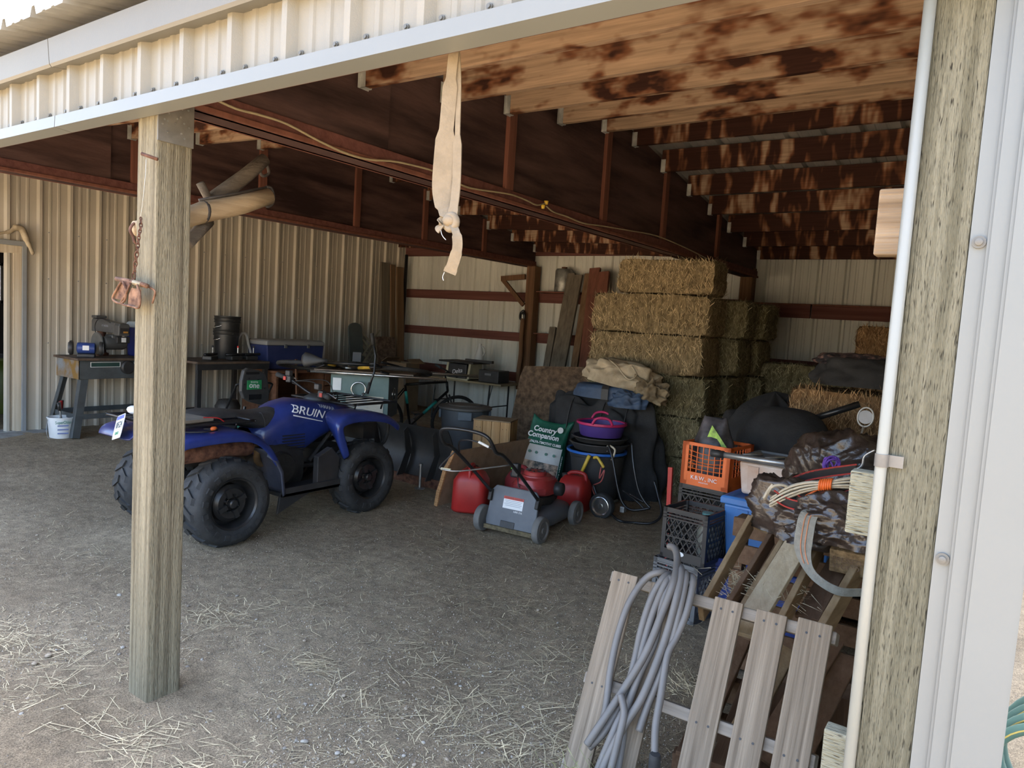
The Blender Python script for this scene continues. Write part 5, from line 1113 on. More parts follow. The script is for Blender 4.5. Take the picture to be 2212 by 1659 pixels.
jg = thing('white_jug', 'white plastic jug standing behind the bench saw', 'jug', (-6.70, 8.80, g2+.66))
MB().lathe([(0, 0), (.07, 0), (.075, .02), (.075, .36), (.05, .42), (.03, .48), (.028, .54), (0, .54)], 20, cap=False).build('body', m_lidw, jg, smooth=True, auto=40); MB().tube(smoothpath([(.07, 0, .36), (.10, 0, .42), (.06, 0, .49), (.03, 0, .5)], 5), .011, 8).build('handle', m_lidw, jg, smooth=True)
bx_ = thing('black_case', 'black tool case at the right end of the folding table', 'case', (-6.2, 8.52, g2+.66)); MB().box((0, 0, .09), (.36, .28, .18)).build('shell', m_black, bx_, bevel=.012); MB().box((.0, -.145, .12), (.12, .012, .03)).build('latch', m_grey, bx_)
cbx = thing('cardboard_box', 'small open cardboard box left of the folding table', 'box', (-7.72, 8.2, gz(-7.7, 8.2)))
m_card = M('cardboard', (.20, .135, .075), .85, 0, .15, 6)
for a, d_ in (((0, -.15, .40), (.4, .008, .8)), ((0, .15, .40), (.4, .008, .8)), ((-.2, 0, .40), (.008, .3, .8)), ((.2, 0, .40), (.008, .3, .8)), ((0, 0, .01), (.4, .3, .02))): MB().box(a, d_).build('panel', m_card, cbx)
MB().box((.26, 0, .83), (.14, .3, .006), (0, .5, 0)).build('flap', m_card, cbx); MB().box((-.26, 0, .83), (.14, .3, .006), (0, -.5, 0)).build('flap', m_card, cbx)
# wall bracket, rope on the post, boards and can to the right of the post
br = thing('wall_bracket', 'triangular wooden bracket jutting left from the back wall post', 'bracket', (-6.03, 8.93, 1.86))
MB().bar((0, 0, .42), (-.42, -.02, .385), .04, .075).build('arm', m_brownpost, br); MB().bar((.0, 0, .0), (-.38, -.02, .36), .04, .06).build('brace', m_brownpost, br); MB().box((-.425, -.02, .385), (.012, .04, .08)).build('cut_end', m_jamb, br)
rp_ = thing('coiled_rope', 'dark greasy rope hanging down the front of the back wall post', 'rope', (-5.98, 8.93, 1.0))
MB().tube(smoothpath([(-.02, -.02, .78), (-.06, -.04, .74), (-.05, -.06, .66), (.0, -.05, .64), (.01, -.05, .72), (-.03, -.05, .74)], 6), .02, 8).build('loop', m_blacktube, rp_, smooth=True)
MB().tube(smoothpath([(-.01, -.05, .66), (-.02, -.05, .4), (-.01, -.05, .15), (-.03, -.05, -.15), (-.02, -.05, -.4)], 6), .035, 8).build('bundle', m_brownpost, rp_, smooth=True)
for k, (u0, u1, w, h, mt, lab) in enumerate(((1215, 1180, .10, 1.55, m_oldbd, 'shortest grey post leaning beside the back wall post'), (1236, 1196, .12, 2.32, m_oldbd, 'tall round edged grey board leaning left of the hay'), (1252, 1212, .12, 2.30, m_oldbd, 'tall grey plank second from the hay stack'), (1272, 1240, .10, 2.32, m_brbd, 'narrow dark brown plank leaning next to the hay'), (1285, 1262, .16, 2.40, m_redz, 'wide red brown plank leaning right beside the hay'), (1305, 1290, .16, 2.35, m_redz, 'red brown plank half hidden behind the hay'))):
    b0 = PY(u1, 800, 8.55); t0 = PY(u0, 590, 8.88); d_ = (t0-b0); b0 = b0 - d_*((b0.z)/d_.z)
    pk = thing('plank', lab, 'plank', (b0.x, b0.y, 0.012)); top = b0 + d_*(h/d_.z); MB().bar((0, 0, 0), (top.x-b0.x, top.y-b0.y, h), w, .045, (0, -1, .2)).build('board', mt, pk, bevel=.004)
cn = PY(1215, 634, 9.0)
mcn = thing('metal_can', 'dented galvanised metal can on the upper wall girt', 'can', (cn.x, 9.01, 2.075))
MB().lathe([(0, 0), (.125, 0), (.13, .01), (.128, .30), (.11, .33), (.0, .335)], 24, cap=False).build('body', M('dull_zinc', (.28, .28, .26), .45, .6, .35, 12, .2, 30), mcn, smooth=True, auto=40); MB().lathe([(.04, .33), (.04, .36), (0, .365)], 12, cap=False).build('cap', m_rust, mcn, smooth=True)
# stray drain pipe shelf on middle girt
# ------------------------------------------------------------ right side: crates, totes, tarp, pallets
def crate(lab, loc, rz, W, H, mat, style='diamond'):
    t = thing('milk_crate', lab, 'milk crate', loc, rz, group='milk crates'); f_ = MB(); h = W/2; b = .012
    for sx in (-1, 1):
        for sy in (-1, 1): f_.box((sx*(h-.012), sy*(h-.012), H/2), (.024, .024, H))
    for s in (-1, 1):
        for z, hh in ((.012, .024), (H-.01, .02)) + (((H*.80, .008), (H*.86, .008), (H*.92, .008)) if style == 'diamond' else ()):
            f_.box((0, s*(h-.006), z), (W, b, hh)); f_.box((s*(h-.006), 0, z), (b, W, hh))
        if style != 'diamond':
            f_.box((0, s*(h-.005), .04), (W, .008, .085)); f_.box((s*(h-.005), 0, .04), (.008, W, .085))
            for q in (-1, 1): f_.box((q*(h-.022), s*(h-.004), H/2), (.044, .008, H)); f_.box((s*(h-.004), q*(h-.022), H/2), (.008, .044, H))
    f_.box((0, 0, .006), (W-.02, W-.02, .008)); f_.build('frame', mat, t)
    for k in range(4):
        l_ = MB(); x0, x1, z0, z1 = -h+.024, h-.024, (.024 if style == 'diamond' else .08), (H*.80 if style == 'diamond' else H-.02)
        if style == 'diamond':
            wd = x1-x0; ht = z1-z0
            for s in (-1, 1):
                for i in range(-4, 8):
                    a = x0+i*wd/6; pts = []
                    t0 = max(0, (x0-a) if s > 0 else (a-x1)); t1 = min(ht*.62, (x1-a) if s > 0 else (a-x0))
                    if t1-t0 > .015: l_.bar((a+s*t0, 0, z0+t0/.62), (a+s*t1, 0, z0+t1/.62), .006, .007, (0, 1, 0))
            l_.box((0, 0, z0+ht*.5), (wd, .008, .008))
        else:
            for i in range(1, 7): l_.box((x0+(x1-x0)*i/7, 0, (z0+z1)/2), (.005, .005, z1-z0))
            for i in range(1, 6): l_.tube([(x0+(x1-x0)*q/8, 0, z0+(z1-z0)*i/6 - .018*sin(pi*q/8)*(1 if i > 2 else .3)) for q in range(9)], .0028, 4)
        a_ = k*pi/2; l_.build('lattice', mat, t, (sin(a_)*(h-.006), -cos(a_)*(h-.006), 0), (0, 0, a_))
    return t
m_crblk = M('crate_black', (.02, .021, .023), .45, 0, .2, 9, dust=.2, dc=(.14, .12, .10)); m_crgrey = M('crate_grey', (.13, .135, .14), .5, 0, .15, 9, dust=.2)
c0 = Vector((-1.36, 3.86, 0)); CR = radians(-8)
crate('dusty grey milk crate on the ground under the black crate', (c0.x-.02, c0.y, 0.005), CR, .275, .32, m_crgrey)
tc2 = crate('black milk crate with a white tree print stacked on the grey crate', (c0.x, c0.y+.02, .328), CR+.03, .268, .285, m_crblk)
pr_ = MB().box((0, -.135, .03), (.23, .002, .05)).build('print_panel', m_crblk, tc2); MB().ball((-.01, -.137, .04), .022, 10, 6, (1, .08, .6)).build('tree_print', m_white, tc2); MB().box((-.01, -.137, .025), (.006, .002, .03)).build('tree_print', m_white, tc2)
jr = thing('plastic_jar', 'empty clear plastic jar with teal lid inside the black crate', 'jar', (c0.x+.06, c0.y+.05, .345))
MB().lathe([(0, 0), (.05, 0), (.055, .02), (.055, .17), (.03, .20), (.03, .22), (0, .22)], 20, cap=False).build('body', M('cloudy_plastic', (.5, .5, .42), .3, 0, .1, 5, trans=.5), jr, smooth=True, auto=40); MB().lathe([(.034, .21), (.034, .245), (0, .247)], 18, cap=False).build('lid', M('teal_lid', (.12, .30, .28), .5), jr, smooth=True, auto=40)
oc = Vector((-1.48, 4.50, 0))
crate('dark milk crate on the ground beneath the orange crate', (oc.x, oc.y, .0), radians(-6), .32, .32, m_crblk); crate('second dark milk crate right under the orange crate', (oc.x, oc.y, .322), radians(-6), .32, .31, m_crblk)
ocr = crate('bright orange milk crate on top of two dark crates', (oc.x+.01, oc.y, .634), radians(-8), .325, .27, m_orange, 'grid')
text('K.B.W., INC', 'crate_lettering', m_wtext, .035, ocr, (0, -.1665, .05), (radians(90), 0, 0), .0006); text('MOUNTAIN', 'crate_lettering', m_wtext, .012, ocr, (0, -.1665, .025), (radians(90), 0, 0), .0004)
bgp = thing('potting_bag', 'crumpled black and green plastic bag standing in the orange crate', 'bag', (oc.x-.02, oc.y-.02, .65))
MB().loft([[Vector((cos(2*pi*k/16)*w*(1+.12*sin(3*2*pi*k/16)), sin(2*pi*k/16)*d, z+.02*cos(2*pi*k/16*2))) for k in range(16)] for w, d, z in ((.10, .09, 0), (.13, .10, .12), (.13, .09, .22), (.10, .06, .30), (.08, .03, .37), (.07, .012, .40))]).build('sack', M('bag_dark', (.03, .03, .032), .35, 0, .4, 8, .2, 30, c2=(.12, .11, .12)), bgp, smooth=True)
MB().prism([(-.04, .22), (.12, .22), (.0, .36)], -.085, -.082, 'y').build('green_print', M('lime_print', (.25, .42, .05), .5, 0, .5, 25), bgp, rot=(radians(-6), 0, 0))
rp2 = thing('red_bar', 'thin red bar standing against the dark crates under the orange crate', 'bar', (-1.71, 4.36, 0)); MB().box((0, 0, .36), (.028, .02, .72), (0, radians(-2), 0)).build('bar', m_redp, rp2)
def tote(lab, loc, rz, L, W, H, mb_, ml, lidH=.045):
    t = thing('storage_tote', lab, 'tote', loc, rz, group='storage totes')
    q = lambda k, z: [Vector((sx*L/2*k, sy*W/2*k, z)) for sx, sy in ((-1, -1), (1, -1), (1, 1), (-1, 1))]
    bd_ = MB().loft([q(.88, 0), q(.97, H-lidH)]).build('body', mb_, t, bevel=.015, seg=3)
    for x in (-.30, .30): MB().loft([[Vector((x*L+dx, -W/2*k-.006, z)) for dx in (-.03, .03)] + [Vector((x*L+dx, -W/2*k+.01, z)) for dx in (.03, -.03)] for k, z in ((.885, .03), (.965, H-lidH-.02))]).build('rib', mb_, bd_)
    MB().loft([q(1.03, H-lidH), q(1.03, H-.012), q(.99, H), q(.90, H), q(.88, H-.012)]).build('lid', ml, t, bevel=.006)
    return t
m_tblue = M('tote_blue', (.04, .17, .45), .42, 0, .08, 4, dust=.08); m_tnavy = M('tote_navy', (.03, .06, .26), .45, 0, .08, 4, dust=.1)
bx0_ = -.925
tote('darker blue storage tote on the ground under the bright blue tote', (bx0_-.03, 4.10, .0), radians(-4), .62, .42, .345, m_tnavy, m_tnavy)
tote('bright blue storage tote stacked beside the black milk crate', (bx0_, 4.12, .347), radians(-4), .60, .42, .355, m_tblue, m_tblue)
tote('translucent peach storage tote on top of the blue tote', (bx0_-.035, 4.17, .704), radians(-4), .46, .32, .215, M('peach_tote', (.55, .36, .26), .35, 0, .15, 4, c2=(.62, .54, .48)), m_grey, .03)
cr_ = thing('crutch_tube', 'grey aluminium tube with black end lying across the totes', 'tube', (-1.27, 3.93, .925))
MB().tube([(0, 0, .0), (.52, .03, -.0)], .017, 12).build('tube', m_steel, cr_, smooth=True); MB().tube([(-.05, -.003, .0), (.02, 0, .0)], .021, 12).build('end_cap', m_black, cr_, smooth=True)
for x in (.12, .24, .36): MB().tube([(x, .02, .012), (x+.07, .14, .012)], .009, 6).build('cross_tube', m_steel, cr_, smooth=True)
# covered barbecue
gc = thing('covered_grill', 'barbecue under a loose black fabric cover behind the totes', 'grill', (-1.20, 5.02, 0))
cov = MB()
def cfn(i, j):
    a = 2*pi*i; z = 1.13*(1-j**1.7*.55) if j > 0 else 1.13
    r = (.0 + .98*min(1, j*1.9)**.5)*(1 + (.10*max(0, j-.5))*sin(9*a) + .05*mn.noise((cos(a)*2, sin(a)*2, j*3)))
    return Vector((cos(a)*.33*r, sin(a)*.27*r, z - .10*max(0, abs(cos(a))*.33*r-.2)))
cov.grid(56, 16, cfn); cov.build('cover', m_blkcloth, gc, smooth=True, sub=1)
for x in (-.2, .2):
    for y in (-.15, .15): MB().tube([(x, y, 0), (x*.9, y*.9, .62)], .016, 8).build('leg', m_blacktube, gc)
MB().box((0, 0, .6), (.5, .4, .06)).build('shelf', m_black, gc)
tbk = thing('black_rod', 'thick black ribbed rod resting on the grill cover at right', 'rod', (-.985, 5.05, 1.095)); MB().tube([(-.06, 0, -.03), (.22, .02, .105)], .022, 10).build('rod', m_blacktube, tbk, smooth=True)
bs = thing('black_sheet', 'black plastic sheet heaped between the hay stacks', 'sheet', (-1.55, 6.05, 0)); heap(.42, .36, 1.04, 31, .12, 2.2, flat=5).build('sheet', m_blkcloth, bs, smooth=True, sub=1)
bb_ = thing('blankets', 'pile of black blankets with a patterned edge on the orange bale', 'blankets', (-.83, 5.66, 1.285))
heap(.38, .26, .19, 41, .16, 2.4, flat=2.6).build('blanket', m_blkcloth, bb_, (.02, 0, 0), smooth=True, sub=1); heap(.26, .20, .08, 43, .2, 3, flat=2.4).build('blanket', M('patterned_cloth', (.03, .025, .03), .8, 0, .4, 14, c2=(.30, .17, .14), lo=.45, hi=.65), bb_, (-.12, .06, .145), smooth=True, sub=1)
rk_ = thing('badminton_racket', 'badminton racket with pale head standing in front of the orange bale', 'racket', PY(1863, 900, 4.62)-Vector((0, 0, .16)), rot=(0, radians(6), 0))
MB().torus((0, 0, .16), .042, .005, 22, 6, 'y', (1, 1.35)).build('head', m_lidw, rk_, smooth=True); MB().lathe([(.0, -.001), (.04, -.001), (.04, .001), (0, .001)], 20, (0, 0, .16), 'y', cap=False).build('strings', M('string_grey', (.45, .45, .45), .6), rk_); MB().tube([(0, 0, .105), (-.01, 0, -.10)], .006, 8).build('shaft', m_steel, rk_, smooth=True)
yg = thing('yellow_gloves', 'yellow work glove lying behind the brown tarp', 'gloves', (-.58, 4.68, .925)); heap(.11, .06, .06, 51, .3, 4).build('glove', M('dull_yellow', (.50, .28, .04), .8, 0, .3, 8), yg, smooth=True, sub=1)
sp2 = thing('tool_chest', 'dark low chest hidden behind the brown tarp pile', 'chest', (-.66, 4.62, 0)); MB().box((0, 0, .46), (.5, .4, .92)).build('body', m_black, sp2, bevel=.02); MB().box((0, -.205, .7), (.2, .02, .04)).build('handle', m_grey, sp2)

# ------------------------------------------------------------ pallets
m_pal = wood('grey_pallet_wood', (.15, .115, .08), (.36, .29, .21), 2, 12, 14, .85, .4, island=.12); m_palx = wood('grey_pallet_rail', (.19, .16, .125), (.33, .285, .23), 0, 9, 9, .85, .4)
m_paly = wood('tan_pallet_wood', (.26, .165, .08), (.42, .29, .16), 1, 9, 9, .8, .3, island=.2); m_paldk = wood('brown_pallet_wood', (.12, .065, .035), (.20, .12, .07), 1, 9, 9, .85, .3); m_palpale = wood('pale_board', (.36, .27, .16), (.50, .40, .26), 1, 9, 9, .85, .4)
def on_lean(u, v, y0=2.13, y1=2.44, z1=.66):
    """point of the front pallet's leaning face"""
    n = Vector((0, -z1, (y1-y0))); n.normalize(); d = RAY(u, v); t = (Vector((0, y0, 0))-CAMP).dot(n)/d.dot(n); return CAMP + d*t
fpl = thing('wooden_pallet', 'grey weathered pallet leaning upright at the front right', 'pallet', (-.745, 2.13, .0), rot=(radians(-25), 0, 0))
Hp = .735
xs_ = [(-1.10, .10), (-.945, .10), (-.71, .098), (-.565, .098), (-.43, .105)]
for k, (x, w_) in enumerate(xs_):
    MB().box((x+.745, -.01, Hp/2+.003*k), (w_, .018, Hp-.012*(k % 2))).build('slat', m_pal, fpl, bevel=.003)
    for z in (Hp-.03, .33):
        for dx in (-.02, .02): MB().lathe([(.004, 0), (.004, .002)], 8, (x+.745+dx, -.0205, z), 'y').build('nail_head', m_black, fpl)
for z in (Hp-.022, .34, .04): MB().box((-.02, .035, z), (.80, .07, .04)).build('rail', m_palx, fpl, bevel=.004)
# slatted pallet leaning behind, its boards sloping down towards the camera
def slope_board(par, org, a, b, ya, yb, w, th, mat, nm='slat'):
    p, q = PY(*a, ya), PY(*b, yb); d = (q-p); q = q + d*.35
    return MB().bar(p-org, q-org, w, th, (0, .45, 1)).build(nm, mat, par, bevel=.003)
o2 = Vector((-.80, 2.62, .0))
spl = thing('wooden_pallet', 'tan pallet lying on a slope under the brown tarp', 'pallet', o2)
for a, b, w_, th, mt in (((1622, 1128), (1545, 1268), .022, .075, m_paly), ((1668, 1160), (1590, 1290), .02, .07, m_paldk), ((1700, 1165), (1612, 1312), .022, .07, m_paly), ((1772, 1180), (1700, 1325), .024, .075, m_paly), ((1868, 1205), (1785, 1352), .028, .08, m_paly)):
    slope_board(spl, o2, a, b, 3.12, 2.72, w_, th, mt)
slope_board(spl, o2, (1735, 1155), (1640, 1310), 3.05, 2.68, .10, .02, m_palpale); slope_board(spl, o2, (1840, 1170), (1770, 1290), 3.30, 2.95, .09, .018, m_paldk); slope_board(spl, o2, (1690, 1180), (1620, 1280), 3.35, 3.0, .09, .018, m_paldk)
a_, b_ = PY(1630, 1130, 3.13)-o2, PY(1700, 1160, 3.13)-o2
MB().bar(a_-Vector((.02, 0, -.01)), b_+Vector((.0, 0, .01)), .015, .055).build('cross_slat', m_paly, spl); a_, b_ = PY(1790, 1160, 3.1)-o2, PY(1890, 1185, 3.1)-o2; MB().bar(a_, b_, .015, .05).build('cross_slat', m_paldk, spl)
pb_ = PY(1835, 1205, 3.05)-o2
blk = MB().box(pb_, (.13, .09, .10), (.3, 0, 0)).build('chip_block', M('particle_block', (.26, .16, .07), .85, 0, .35, 40, .5, 60, c2=(.42, .27, .13)), spl, bevel=.004)
text('PRESSED\nWOOD', 'block_stamp', m_paldk, .028, spl, pb_+Vector((0, -.062, -.012)), (radians(72), 0, 0), .0005)
# a third pallet standing on edge behind, dark in the gaps
o3 = Vector((-.62, 3.35, 0)); tpl = thing('wooden_pallet', 'brown pallet standing on edge behind the sloping boards', 'pallet', o3)
for k in range(6): MB().box((0, .0, .07+.125*k), (.74, .02, .09)).build('slat', m_paldk, tpl, bevel=.003)
for x in (-.34, 0, .34): MB().box((x, .05, .37), (.04, .08, .74)).build('stringer', m_paldk, tpl)
o4 = Vector((-.55, 2.75, 0)); lpl = thing('wooden_pallet', 'low brown pallet lying on the ground behind the front pallet', 'pallet', o4, radians(8))
for k in range(6): MB().box((-.28+.115*k, 0, .125), (.09, .75, .016)).build('slat', m_paldk, lpl, bevel=.003)
for y in (-.33, 0, .33): MB().box((0, y, .06), (.68, .045, .10)).build('stringer', m_paldk, lpl)
for k, (a, b) in enumerate((((1830, 1420), (1740, 1600)), ((1800, 1380), (1690, 1560)), ((1700, 1400), (1590, 1600)), ((1600, 1380), (1520, 1560)))):
    bd = thing('loose_board', ('brown board propped behind the rightmost slat', 'brown board propped behind the fourth slat', 'brown board propped behind the third slat', 'split log board behind the second gap')[k], 'board', Vector((0, 0, 0)))
    p, q = PY(*a, 2.85), PY(*b, 2.56); bd.location = (q.x, q.y, 0); q2 = q + (q-p)*.4; MB().bar(p-bd.location, q2-bd.location, .08, .03, (0, -1, .3)).build('board', m_paldk if k != 2 else m_paly, bd, bevel=.003)
# hay caught on the boards
hw = MB()
for cx, cy, n_ in ((1600, 1265, 240), (1480, 1480, 120), (1700, 1290, 80)):
    c_ = PY(cx, cy, 2.82)
    for _ in range(n_):
        p = c_ + Vector((rnd.gauss(0, .05), rnd.gauss(0, .05), rnd.gauss(0, .025))); t_ = Vector((rnd.gauss(0, 1), rnd.gauss(0, 1), rnd.gauss(0, .5))).normalized(); s_ = t_.orthogonal().normalized()*.0012; L_ = rnd.uniform(.03, .09)
        hw.add([p-s_, p+s_, p+t_*L_], [(0, 1, 2)])
tag(hw.build('hay_wisps', m_straw), 'wisps of dry hay caught between the pallet boards', 'hay', kind='stuff')

# ------------------------------------------------------------ brown tarp with rope and straps
m_tarp = M('brown_tarp', (.030, .020, .015), .30, 0, .35, 6, .6, 30, c2=(.062, .043, .033), spec=.6, coat=.1)
def crinkle(sx, sy, sz, seed, wr=.12, fr=1.6, flat=2.4, nu=130, nv=52):
    mb = MB()
    def rg(p, f): return (1-abs(mn.noise(p*f+Vector((seed, seed*.37, 0))))*2)**2
    def fn(i, j):
        a = 2*pi*i; b_ = j*pi/2; rad = cos(b_)**(1/flat) if j < .999 else 0.0
        p = Vector((cos(a)*rad, sin(a)*rad, sin(b_)**.9))
        k = 1 + wr*(mn.noise(p*1.3+Vector((seed, 0, 5)))*1.6 + .55*rg(p, fr) + .28*rg(p, fr*2.3) + .14*rg(p, fr*5) - .5)
        return Vector((p.x*sx*k, p.y*sy*k, max(0.0, p.z*sz*k)))
    return mb.grid(nu, nv, fn)
to = PY(1760, 1140, 3.35); tp = thing('brown_tarp', 'crumpled shiny brown plastic tarp draped over the pallets', 'tarp', to)
r_ = PY(1822, 1085, 3.72); crinkle(.275, .26, .33, 61, .15).build('tarp', m_tarp, tp, r_-to, (0, radians(-3), .1), smooth=True)
r_ = PY(1765, 1160, 3.2); crinkle(.29, .20, .24, 67, .2, 1.8).build('fold', m_tarp, tp, r_-to, (0, radians(4), 0), smooth=True)
r_ = PY(1840, 1168, 3.05); crinkle(.24, .14, .16, 73, .22, 2.0).build('fold', m_tarp, tp, r_-to, (0, 0, .2), smooth=True)
def ribbon(pts, w, side, th=.003):
    pts = [V3(p) for p in pts]; rings = []
    sides = side if isinstance(side, list) else [V3(side)]*len(pts)
    for i, p in enumerate(pts):
        t_ = (pts[min(i+1, len(pts)-1)]-pts[max(i-1, 0)]).normalized(); s_ = V3(sides[i]); s_ = (s_-t_*s_.dot(t_)).normalized(); n_ = t_.cross(s_)
        ww = w[i] if isinstance(w, list) else w
        rings.append([p-s_*ww/2-n_*th/2, p+s_*ww/2-n_*th/2, p+s_*ww/2+n_*th/2, p-s_*ww/2+n_*th/2])
    return MB().loft(rings)
ro = PY(1680, 1072, 3.02); hr = thing('rope_hank', 'hank of white cord bound with orange cord on the tarp', 'rope', ro)
m_cord = M('white_cord', (.50, .44, .33), .8, 0, .12, 30, .3, 90)
for k in range(9):
    a = 2*pi*k/9; r = .016
    pts = [PY(u, v, y)-ro+Vector((0, cos(a)*r*s_, sin(a)*r*s_)) for u, v, y, s_ in ((1665, 1085, 3.0, 1.2), (1700, 1065, 3.0, 1.5), (1740, 1052, 3.0, 1.2), (1785, 1047, 3.0, .8), (1830, 1043, 3.02, 1.2), (1850, 1044, 3.05, 1.4))]
    MB().tube(smoothpath(pts, 5), .0045, 6).build('strand', m_cord, hr, smooth=True)
bdp = [PY(u, v, 3.0)-ro for u, v in ((1772, 1048), (1796, 1046))]
for k in range(6): c_ = bdp[0].lerp(bdp[1], k/5); MB().torus(c_, .021, .0045, 18, 6, 'x').build('binding', m_orange, hr, smooth=True)
MB().tube(smoothpath([PY(u, v, y)-ro for u, v, y in ((1652, 1078, 2.98), (1668, 1052, 2.97), (1690, 1048, 2.98), (1710, 1056, 3.0))], 6), .006, 8).build('loop_end', m_cord, hr, smooth=True); MB().tube(smoothpath([PY(u, v, 2.97)-ro for u, v in ((1650, 1076), (1660, 1058), (1670, 1046))], 5), .006, 8).build('loop_end', m_cord, hr, smooth=True)
MB().tube(smoothpath([PY(u, v, 3.0)-ro for u, v in ((1740, 1072), (1765, 1058), (1780, 1050))], 5), .005, 6).build('tail', m_orange, hr, smooth=True)
so = PY(1730, 1085, 2.98); hs_ = thing('harness_strap', 'black webbing harness with red edges under the rope hank', 'strap', so)
for k, pts in enumerate((((1672, 1068), (1700, 1085), (1735, 1092), (1760, 1080)), ((1720, 1075), (1745, 1090), (1790, 1085), (1840, 1080)), ((1770, 1065), (1800, 1075), (1830, 1070), (1850, 1060)), ((1690, 1050), (1740, 1030), (1790, 1020), (1850, 1012)))):
    P_ = [q-so for q in smoothpath([PY(u, v, 2.99+.02*k+.1*(k == 3)) for u, v in pts], 5)]
    ribbon(P_, .035, (0, -.35, 1)).build('webbing', m_black, hs_)
    for s in (-1, 1): ribbon([q+Vector((0, -.005, s*.0175)) for q in P_], .005, (0, -.3, 1), .005).build('red_edge', M('red_edge', (.45, .05, .04), .6), hs_)
m_web = M('grey_webbing', (.26, .245, .20), .85, 0, .15, 40, .3, 200)
wo_ = PY(1745, 1180, 2.84); gs = thing('webbing_strap', 'grey webbing strap with orange stitching hanging over the boards', 'strap', wo_)
ctr = [(1772, 1102, 2.96), (1748, 1112, 2.90), (1738, 1150, 2.86), (1735, 1190, 2.84), (1748, 1230, 2.82), (1775, 1258, 2.80), (1815, 1278, 2.80), (1862, 1280, 2.84)]
P_ = [q-wo_ for q in smoothpath([PY(*c) for c in ctr], 6)]; n_ = len(P_)
sd = [Vector((1, 0, 0)).lerp(Vector((.25, -.3, 1)), smooth(.35, .8, i/(n_-1))) for i in range(n_)]
wd_ = [.066 - .03*smooth(.35, .6, i/(n_-1)) for i in range(n_)]
ribbon(P_, wd_, sd).build('webbing', m_web, gs)
for dx in (-.008, .008): ribbon([q+Vector((dx, -.004, 0)) for q in P_[3:n_//2+2]], .003, (1, 0, 0), .002).build('stitching', M('orange_thread', (.55, .20, .08), .7), gs)
py_ = PY(1795, 1005, 3.35); pcb = thing('purple_cord', 'small bundle of purple cord on the brown tarp', 'cord', py_)
for k in range(7): MB().torus((rnd.uniform(-.01, .01), -.01, rnd.uniform(-.01, .01)), .034, .0045, 18, 5, 'y', (.55+.08*k, 1)).build('coil', M('purple_thread', (.13, .05, .33), .6) if k == 0 else bpy.data.materials['purple_thread'], pcb, rot=(rnd.uniform(-.4, .4), rnd.uniform(-.6, .6), rnd.uniform(-.6, .6)), smooth=True)
wr_ = PY(1860, 985, 3.3); wrt = thing('bent_wire', 'dark bent wire hook lying on the right of the tarp', 'wire', wr_); MB().tube(smoothpath([PY(u, v, 3.3)-wr_ for u, v in ((1890, 972), (1868, 985), (1862, 1005), (1850, 1012), (1838, 1005), (1845, 1018))], 6), .005, 6).build('wire', m_steel, wrt, smooth=True)

# ------------------------------------------------------------ grey cable hung over the front pallet
m_cable = M('grey_cable', (.15, .140, .128), .5, 0, .12, 6, .05, 60, dust=.12)
ho_ = Vector((-.95, 2.3, 0)); cbl = thing('cable_coil', 'thick grey cable looped over the top of the front pallet', 'cable', ho_)
def strand(pts, r=.0125, nm='cable_loop'):
    P = []
    for q in pts:
        u, v, dy = q if len(q) == 3 else (*q, 0)
        s_ = on_lean(u, v); P.append(CAMP + (s_-CAMP)*(1-.012-dy) - ho_)
    return MB().tube(smoothpath(P, 7), r, 10).build(nm, m_cable, cbl, smooth=True)
strand([(1446, 1240, -.02), (1425, 1236, .0), (1395, 1250, .005), (1360, 1300, .01), (1335, 1370, .01), (1318, 1450, .01), (1305, 1545, .01), (1276, 1612, .012)])
strand([(1452, 1242, -.02), (1435, 1246, .0), (1408, 1290, .004), (1385, 1360, .004), (1370, 1430, .004), (1350, 1500, .006), (1310, 1575, .01), (1272, 1615, .012)])
strand([(1458, 1245, -.02), (1440, 1256, .004), (1412, 1320, .004), (1388, 1400, .004), (1368, 1490, .004), (1330, 1570, .02), (1300, 1640, .02), (1285, 1680, .02)])
strand([(1446, 1180, -.05), (1458, 1186, -.04), (1463, 1210, -.02), (1456, 1255, .012), (1432, 1320, .014), (1395, 1410, .016), (1340, 1500, .018), (1290, 1575, .022), (1268, 1608, .02)], .0135)
strand([(1466, 1222, -.03), (1472, 1236, .0), (1462, 1290, .014), (1440, 1370, .014), (1415, 1440, .018), (1385, 1510, .02), (1350, 1565, .024), (1315, 1630, .024), (1290, 1690, .024)], .0135)
strand([(1476, 1236, -.02), (1482, 1246, .0), (1470, 1310, .01), (1450, 1390, .01), (1425, 1460, .012), (1400, 1520, .012), (1380, 1580, .014)])
strand([(1490, 1244, -.02), (1498, 1256, .0), (1484, 1320, .008), (1462, 1375, .01), (1442, 1415, .014), (1428, 1500, .02), (1416, 1570, .024), (1414, 1640, .026)])
strand([(1450, 1245, 0), (1430, 1310, .006), (1415, 1385, .008), (1380, 1460, .01), (1352, 1540, .012), (1345, 1600, .014), (1330, 1690, .014)])
strand([(1340, 1500, .03), (1348, 1540, .03), (1335, 1600, .03), (1315, 1680, .03)])
e_ = CAMP + (on_lean(1414, 1648)-CAMP)*.96 - ho_; MB().lathe([(.017, -.05), (.019, -.045), (.019, .02), (.016, .03)], 14, e_, 'z').build('plug_end', m_rubber, cbl, smooth=True, auto=40)
